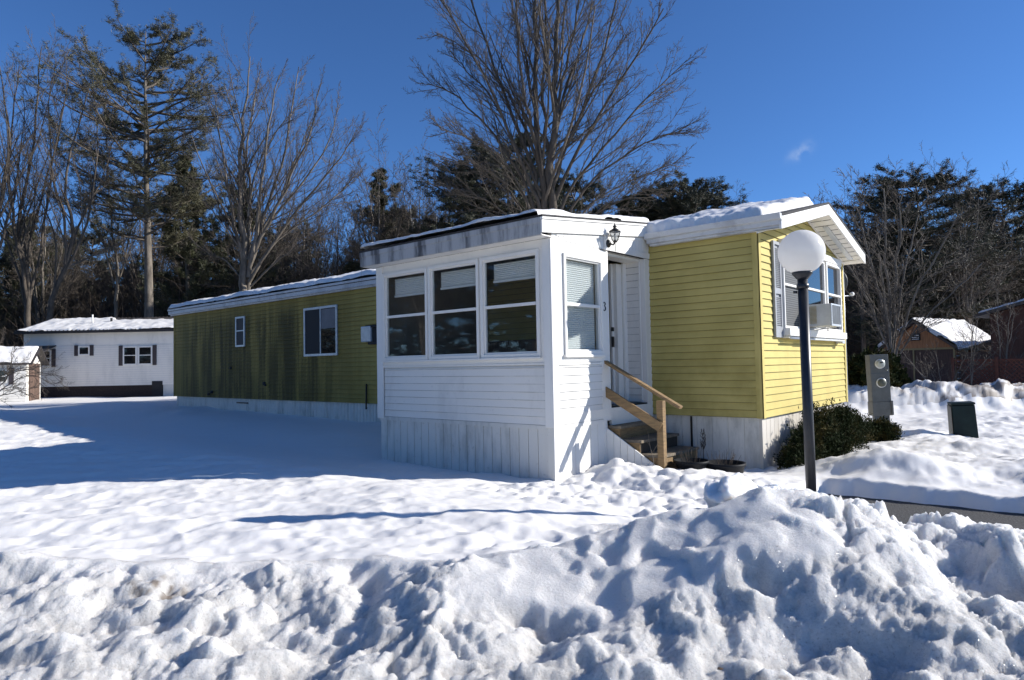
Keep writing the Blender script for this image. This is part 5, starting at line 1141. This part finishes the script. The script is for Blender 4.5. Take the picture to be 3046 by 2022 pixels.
shrub("evergreen_shrub", "larger dark evergreen shrub against the end wall behind the lamp post", .40, 2.25, [(0, -.30, .42, .29, .42, .34), (.05, .30, .36, .30, .38, .30), (-.08, .75, .34, .26, .30, .24), (.08, -.62, .20, .20, .26, .20), (.0, .0, .58, .18, .22, .18)], 1, n=24000, leaf=(.030, .008))
shrub("evergreen_shrub", "darker upright shrub left of the lamp post, nearest the corner of the end wall", .30, .75, [(0, 0, .28, .22, .40, .30), (0, -.5, .18, .18, .24, .20), (.05, .55, .42, .26, .34, .40)], 2, n=15000, leaf=(.032, .009))
p_ = at_px(2620, 1312, 11.5); shrub("evergreen_shrub", "small round green shrub tip poking out of the snow below the meter pedestal", p_[0], p_[1], [(0, 0, .18, .30, .22, .22)], 3, n=7000)
p_ = at_px(2570, 1160, 19); shrub("evergreen_shrub", "olive shrub behind the meter pedestal, beside the corner of the yellow home", p_[0], p_[1], [(-.45, 0, .35, .45, .5, .40), (.25, 0, .55, .5, .5, .45), (-.7, .3, .2, .3, .4, .25)], 4, n=14000, leaf=(.09, .03))
p_ = at_px(2668, 1140, 21); shrub("evergreen_shrub", "rounded shrub right behind the meter pedestal in front of the brown shed", p_[0], p_[1], [(0, 0, .5, .38, .4, .52)], 5, n=12000, leaf=(.09, .03))
refl = [(-34, -19, 'evA'), (-27, -23, 'baA'), (-23, -29, 'evA'), (-17, -31, 'baB'), (-38, -27, 'evB'), (-30, -31, 'evA'), (-44, -20, 'evA'), (-12, -33, 'evB'), (-50, -14, 'baA'), (-22, -38, 'evA'), (-42, -35, 'evA'), (-6, -34, 'evA'), (-33, -42, 'evB'), (-54, -24, 'evA')]
for i, (x, y, k) in enumerate(refl):
    o = dup(protos[k]); o.location = (x, y, -1.0); o.rotation_euler = (0, 0, i * 1.3); o.scale = (1.3, 1.3, .95); o["label"] = "tree across the road seen only as a dark reflection in the porch windows"; o["group"] = "trees across the road reflected in the windows"

# ------------------------------------------------------------------ neighbouring buildings
RZ = math.atan2(_r2[1], _r2[0])
def nroot(name, label, cat, a, d, z=0, rz=RZ, group=None):
    x, y = G(a, d); return empty(name, (x, y, z), label, cat, group, rz)
# long white home
wh = nroot("white_house", "long white sided house with dark shutters and snow-streaked metal roof behind the yellow home", "house", 0, 30)
x0, x1 = -22.1, -9.5
mb = MB(); laps_x(mb, x0, x1, 0, .19, 18, out=.014, top=2.62); mb.box(x0, x1, .01, 4.3, .2, 2.6); o = mb.build("wall", M['white'], wh)
mb.lip.build("shade_and_grime_lap_edges", mat("lap_shadow_grey", (.45, .46, .5), .8), o)
mb = MB(); mb.box(x0 + .35, -16.3, .06, 4.1, -.6, .19); mb.build("brick_skirting", M['brick'], wh)
mb = MB(); mb.box(-15.78, x1, .0, .05, -.6, .30); mb.build("skirting", M['skirt'], wh)
mb = MB(); mb.box(-16.28, -15.80, -.02, .05, -.6, .36); mb.build("crawl_opening", M['dark'], wh)
mb = MB(); mb.prism([(x0 - .25, -.28, 2.68), (x0 - .25, 2.15, 3.42), (x0 - .25, 4.6, 2.68), (x0 - .25, 4.6, 2.62), (x0 - .25, 2.15, 3.35), (x0 - .25, -.28, 2.62)], (x1 - x0 + .5, 0, 0)); mb.box(x0 - .25, x1, -.285, -.25, 2.58, 2.70)
rf = mb.build("roof", M['darkmetal'], wh)
mb = MB()
for k in range(70):
    xx = x0 - .2 + k * .18; mb.prism([(xx, -.28, 2.685), (xx, 2.15, 3.425), (xx, 2.15, 3.455), (xx, -.28, 2.715)], (.035, 0, 0))
mb.build("ribs", M['darkmetal'], rf)
mb = MB(); mb.tube([(-19.55, .9, 3.0), (-19.55, .9, 3.5)], .035, 8); mb.build("vent_pipe", M['cleanwhite'], rf)
mb = MB(); mb.tube([(-18.85, 1.2, 3.1), (-18.85, 1.2, 3.35)], .05, 8); mb.build("vent_pipe", M['dark'], rf)
def wwin(root, u0, u1, z0, z1, sh, rail=None, fm='cleanwhite'):
    f = win(root, (0, 0, 0), 'x', -.014, u0 - .06, u1 + .06, z0 - .05, z1 + .05, .06, fm=fm, rail=rail, o=.04)
    for a, b in sh:
        mb = MB(); mb.box(a, b, -.045, -.012, z0 - .07, z1 + .09); mb.build("shutter", M['shut_dk'], root)
wwin(wh, -21.45, -20.88, 1.14, 1.80, [(-21.70, -21.53), (-20.80, -20.63)], [1.48])
wwin(wh, -19.54, -19.14, 1.63, 1.95, [(-19.78, -19.62), (-19.08, -18.92)])
wwin(wh, -17.52, -17.01, 1.15, 1.90, [(-17.77, -17.60)], [1.54]); wwin(wh, -16.84, -16.31, 1.15, 1.90, [(-16.24, -16.07)], [1.54])
mb = MB(); mb.prism([(-21.9, -1.0, 1.60), (-20.66, -1.0, 1.62), (-20.6, -.02, 2.02), (-22.0, -.02, 2.0)], (0, 0, .04)); mb.prism([(-21.9, -1.02, 1.55), (-20.66, -1.02, 1.57), (-20.66, -1.02, 1.66), (-21.9, -1.02, 1.64)], (0, .03, 0)); mb.build("window_awning", M['darkmetal'], wh)
# snow on its roof: local grid, uneven lower edge, bare near the ridge at the right
def slab(name, label, root_args, x0, x1, y0, y1, zf, thick, seed, bare=None, nx=300, ny=50, rim=.12):
    a, d, rz = root_args; xs = np.linspace(x0, x1, nx); ys = np.linspace(y0, y1, ny); X, Y = np.meshgrid(xs, ys); X, Y = X.ravel(), Y.ravel()
    wob = .10 * fbm(X * 1.3, Y * 1.3, 4, seed); e = bare(X, Y) if bare else 9 + 0 * X
    dist = np.minimum.reduce([X - x0 + wob, x1 - X, Y - y0 + .6 * wob, y1 - Y + wob, e + 1.6 * wob]); t = np.clip(dist / rim, 0, 1); pr = np.sqrt(1 - (1 - t) ** 2)
    Z = zf(X, Y) + thick * pr * (1 + .4 * fbm(X * 2, Y * 2, 3, seed + 2)) + np.where(dist <= 0, -.06, 0)
    V = np.stack([X, Y, Z], 1); i = np.arange(nx * ny).reshape(ny, nx); F = np.stack([i[:-1, :-1], i[:-1, 1:], i[1:, 1:], i[1:, :-1]], -1).reshape(-1, 4)
    x, y = G(a, d); o = mesh_np(name, V, F, M['rsnow'], smooth=True); o.location = (x, y, 0); o.rotation_euler = (0, 0, rz); return tag(o, label, "snow")
slab("roof_snow", "streaky thin snow over the metal roof of the white house", (0, 30, RZ), -22.2, -9.6, -.26, 2.2, lambda X, Y: 2.69 + .3045 * (Y + .28), .07, 31, bare=lambda X, Y: (1.55 + .5 * ss(-18.5, -19.5, X)) - Y)
# small white shed with a brown door
c_, s_2 = -.36, .93
SA = math.atan2(c_ * _r2[1] + s_2 * _f2[1], c_ * _r2[0] + s_2 * _f2[0])     # direction of its right wall
def shed_root(name, label, cat, a, d, ang): x, y = G(a, d); return empty(name, (x, y, 0), label, cat, None, ang)
rz2 = SA - math.pi / 2
ws = shed_root("white_shed", "small white shed with a brown double door and snowy roof at the far left edge", "shed", -19.75, 27, rz2)
# local: x to the left is the shaded front, the right wall runs along +y at x=0
mb = MB(); laps_x(mb, -3.2, -.02, 0, -.3, 16, out=.012, top=1.28); mb.box(-3.2, -.012, .0, 1.9, -.5, 1.28); mb.prism([(-.05, 0, 1.28), (-.05, 1.9, 1.28), (-.05, .95, 1.85)], (.035, 0, 0)); mb.build("wall", M['white'], ws)
mb = MB(); mb.box(-.01, .03, .30, 1.65, -.4, 1.22); dr = mb.build("door", mat("rust_brown_door", (.10, .062, .046), .8, var=.35, vscale=5), ws)
mb = MB(); mb.box(.031, .036, .97, .985, -.4, 1.2); mb.build("door_seam", M['dark'], dr)
mb = MB()
mb.prism([(-3.4, -.25, 1.22), (-3.4, .95, 1.95), (-3.4, 2.15, 1.22), (-3.4, 2.15, 1.16), (-3.4, .95, 1.88), (-3.4, -.25, 1.16)], (3.65, 0, 0)); mb.build("roof", M['darkmetal'], ws)
f = win(ws, (0, 0, 0), 'x', -.012, -1.05, -.65, .45, 1.0, .05, fm='cleanwhite', rail=[.72])
for a in (-1.28, -.60): mb = MB(); mb.box(a, a + .17, -.045, -.01, .38, 1.05); mb.build("shutter", M['shut_dk'], ws)
slab("roof_snow", "patchy snow on the roof of the small white shed", (-19.75, 27, rz2), -3.3, .2, -.24, .9, lambda X, Y: 1.225 + .608 * (Y + .25), .07, 41, nx=100, ny=40)
# brown garden shed
ang = math.atan2(.57 * _r2[1] - .82 * _f2[1], .57 * _r2[0] - .82 * _f2[0])
bs = shed_root("brown_shed", "brown garden shed with tan trimmed doors and thick snow on its gable roof", "shed", 16.65, 30, ang)
Wd, Ln, ez, rz_ = 3.0, 4.8, 1.13, 2.25
mb = MB(); mb.prism([(0, .02, ez), (Wd, .02, ez), (Wd / 2, .02, rz_)], (0, .06, 0)); mb.build("gable", M['brown'], bs)
mb = MB(); mb.box(.04, Wd - .04, .03, .09, -.8, ez); mb.build("door", M['darkbrown'], bs)
mb = MB(); mb.box(0, Wd, -.01, .02, ez - .04, ez + .04); mb.box(0, .07, -.01, .02, -.8, ez - .04); mb.box(Wd - .07, Wd, -.01, .02, -.8, ez - .04); mb.box(Wd * .45, Wd * .45 + .06, -.01, .02, -.8, ez - .04); mb.build("door_trim", M['tan'], bs)
mb = MB(); mb.box(Wd / 2 - .18, Wd / 2 + .18, -.03, .01, 1.50, 1.80); vt = mb.build("gable_vent", M['dark'], bs)
mb = MB()
for k in range(3): mb.box(Wd / 2 - .14, Wd / 2 + .14, -.045, -.031, 1.55 + k * .08, 1.575 + k * .08)
mb.build("vent_slats", M['alu'], vt)
mb = MB(); mb.box(Wd - .05, Wd, .1, Ln, -.8, ez); mb.box(0, .05, .1, Ln, -.8, ez); mb.box(0.05, Wd - .05, Ln - .05, Ln, -.8, ez)
mb.prism([(0, Ln - .06, ez), (Wd, Ln - .06, ez), (Wd / 2, Ln - .06, rz_)], (0, .05, 0)); mb.build("wall", mat("red_brown_siding", (.42, .20, .11), .8, var=.3, vscale=4), bs)
mb = MB()
for k in range(7): mb.box(Wd + .001, Wd + .05, .12, Ln, -.62 + k * .235, -.585 + k * .235)
mb.build("white_battens", M['cleanwhite'], bs)
mb = MB(); mb.prism([(-.15, -.18, ez - .08), (Wd / 2, -.18, rz_ + .02), (Wd + .15, -.18, ez - .08), (Wd + .15, -.18, ez + .04), (Wd / 2, -.18, rz_ + .14), (-.15, -.18, ez + .04)], (0, Ln + .35, 0)); mb.build("roof", M['darkmetal'], bs)
sl = (rz_ - ez) / (Wd / 2 + .15) * 1.0
slab("roof_snow", "thick white snow covering the gable roof of the brown shed", (16.65, 30, ang), -.2, Wd + .2, -.22, Ln + .2, lambda X, Y: rz_ + .14 - (rz_ + .10 - ez) / (Wd / 2 + .15) * np.abs(X - Wd / 2), .13, 51, nx=90, ny=100, rim=.09)
# dark brown house at the right edge
bh = shed_root("brown_house", "dark brown house whose snowy low gable rises at the right edge of the photo", "house", 18.75, 26, ang)
Wd = 8.0; r0_, r1_ = 2.42, 2.42 + 4 * .24
mb = MB(); mb.prism([(0, 0, -.8), (Wd, 0, -.8), (Wd, 0, r0_), (Wd / 2, 0, r1_), (0, 0, r0_)], (0, 7, 0)); mb.build("wall", mat("dark_red_brown_wall", (.085, .035, .022), .8, var=.2, vscale=3, vstretch=(3, 3, .4)), bh)
mb = MB(); mb.prism([(-.45, -.3, r0_ - .12), (Wd / 2, -.3, r1_), (Wd + .4, -.3, r0_ - .12), (Wd + .4, -.3, r0_), (Wd / 2, -.3, r1_ + .12), (-.45, -.3, r0_)], (0, 7.6, 0)); mb.build("roof", M['darkmetal'], bh)
slab("roof_snow", "thin snow on the roof edge of the dark brown house", (18.75, 26, ang), -.45, Wd / 2, -.3, 5, lambda X, Y: r0_ + .0 + .24 * (X + .42), .10, 61, nx=80, ny=50)
mb = MB(); mb.box(-1.4, -.02, .8, 3.5, -.8, .95); mb.build("side_porch", M['darkbrown'], bh)
slab("roof_snow", "blue-shaded snow on the low lean-to roof between the brown shed and brown house", (18.75, 26, ang), -1.5, -.02, .6, 3.6, lambda X, Y: .97 + .25 * (X + 1.5), .14, 71, nx=60, ny=40)
# lattice fence
lf = shed_root("lattice_fence", "red-brown diagonal lattice fence behind the far snow bank in front of the brown house", "fence", 15.2, 23, ang)
M['lattice'] = mat("red_brown_lattice", (.13, .045, .028), .8, var=.2)
mb = MB(); Lf, z0, z1 = 4.2, -.35, .62
n = int((Lf + 1) / .14)
for k in range(-8, n):
    for s in (1, -1):
        xa = k * .14; za, zb = z0, z1; xb = xa + (z1 - z0) * s + (0 if s > 0 else (z1 - z0))
        xa2 = xa if s > 0 else xa + (z1 - z0)
        xs_ = sorted([xa2, xb])
        if xs_[0] < 0 or xs_[1] > Lf: continue
        mb.beam((xa2, .01 * s, za), (xb, .01 * s, zb), .012, .04, up=(0, 1, 0)) if False else mb.prism([(xa2 - .025, .01 * s, za), (xa2 + .025, .01 * s, za), (xb + .025, .01 * s, zb), (xb - .025, .01 * s, zb)], (0, .012, 0))
mb.build("lattice_panel", M['lattice'], lf)
mb = MB(); mb.box(0, Lf, -.03, .04, z1, z1 + .05); mb.build("rail", M['lattice'], lf)
for xx in (0, 1.3, 2.6, 3.9): mb = MB(); mb.box(xx, xx + .09, -.05, .05, -.9, z1 + .12); mb.build("post", M['lattice'], lf)
# bare shrubs and saplings near the sheds
def sapling(label, px, d, h, seed, nst=3, spread=.5):
    x, y = ground_at(px * 1.2896, d); rng = random.Random(seed); st = []
    for i in range(nst):
        ax = rng.uniform(-spread, spread); ay = rng.uniform(-spread, spread) * .6; hh = h * rng.uniform(.7, 1)
        st.append(([(ax * .1, ay * .1, -.2), (ax * .3, ay * .3, hh * .35), (ax * .7, ay * .7, hh * .7), (ax, ay, hh)], .022, .006))
    return limbs_tree("bare_sapling", label, (x, y, gz(x, y) - .05), st, sp(8, 5, 3, rmin=.005), seed, cat="sapling")
sapling("slim bare sapling in front of the brown shed's right side", 2232, 22, 3.4, 501, 3, .5)
sapling("taller slim bare sapling before the dark brown house, right of the brown shed", 2305, 22, 4.6, 502, 3, .6)
sapling("wide twiggy bare shrub in front of the brown shed's doors", 2170, 22, 1.9, 503, 7, 1.3)
sapling("reddish twiggy shrub over the lattice fence", 2290, 23.5, 1.7, 504, 8, 1.6)
x, y = ground_at(-20 * 1.2896, 16); base = (x, y, gz(x, y) - .1)
lp_ = lambda pts: [img_pt(a * 1.2896, b * 1.2896, 16, base) for a, b in pts]
limbs_tree("bare_shrub", "dark bare branches sprawling in from the left edge in front of the white shed", base,
    [(lp_([(-60, 925), (-20, 880), (37, 853), (83, 844)]), .022, .005), (lp_([(-50, 925), (10, 870), (64, 853), (95, 860), (151, 870)]), .02, .004), (lp_([(-40, 930), (30, 880), (79, 866), (125, 889)]), .016, .004),
     (lp_([(-60, 935), (-10, 905), (30, 892), (55, 900)]), .02, .004), (lp_([(-60, 930), (0, 890), (20, 860), (30, 800)]), .02, .004), (lp_([(-60, 930), (-10, 915), (35, 905), (70, 898)]), .02, .004), (lp_([(-60, 930), (-20, 840), (5, 780)]), .02, .004)],
    sp(9, 6, 4, rmin=.004), 505, barks=('bark_dk', 'bark_dk'), cat="shrub")
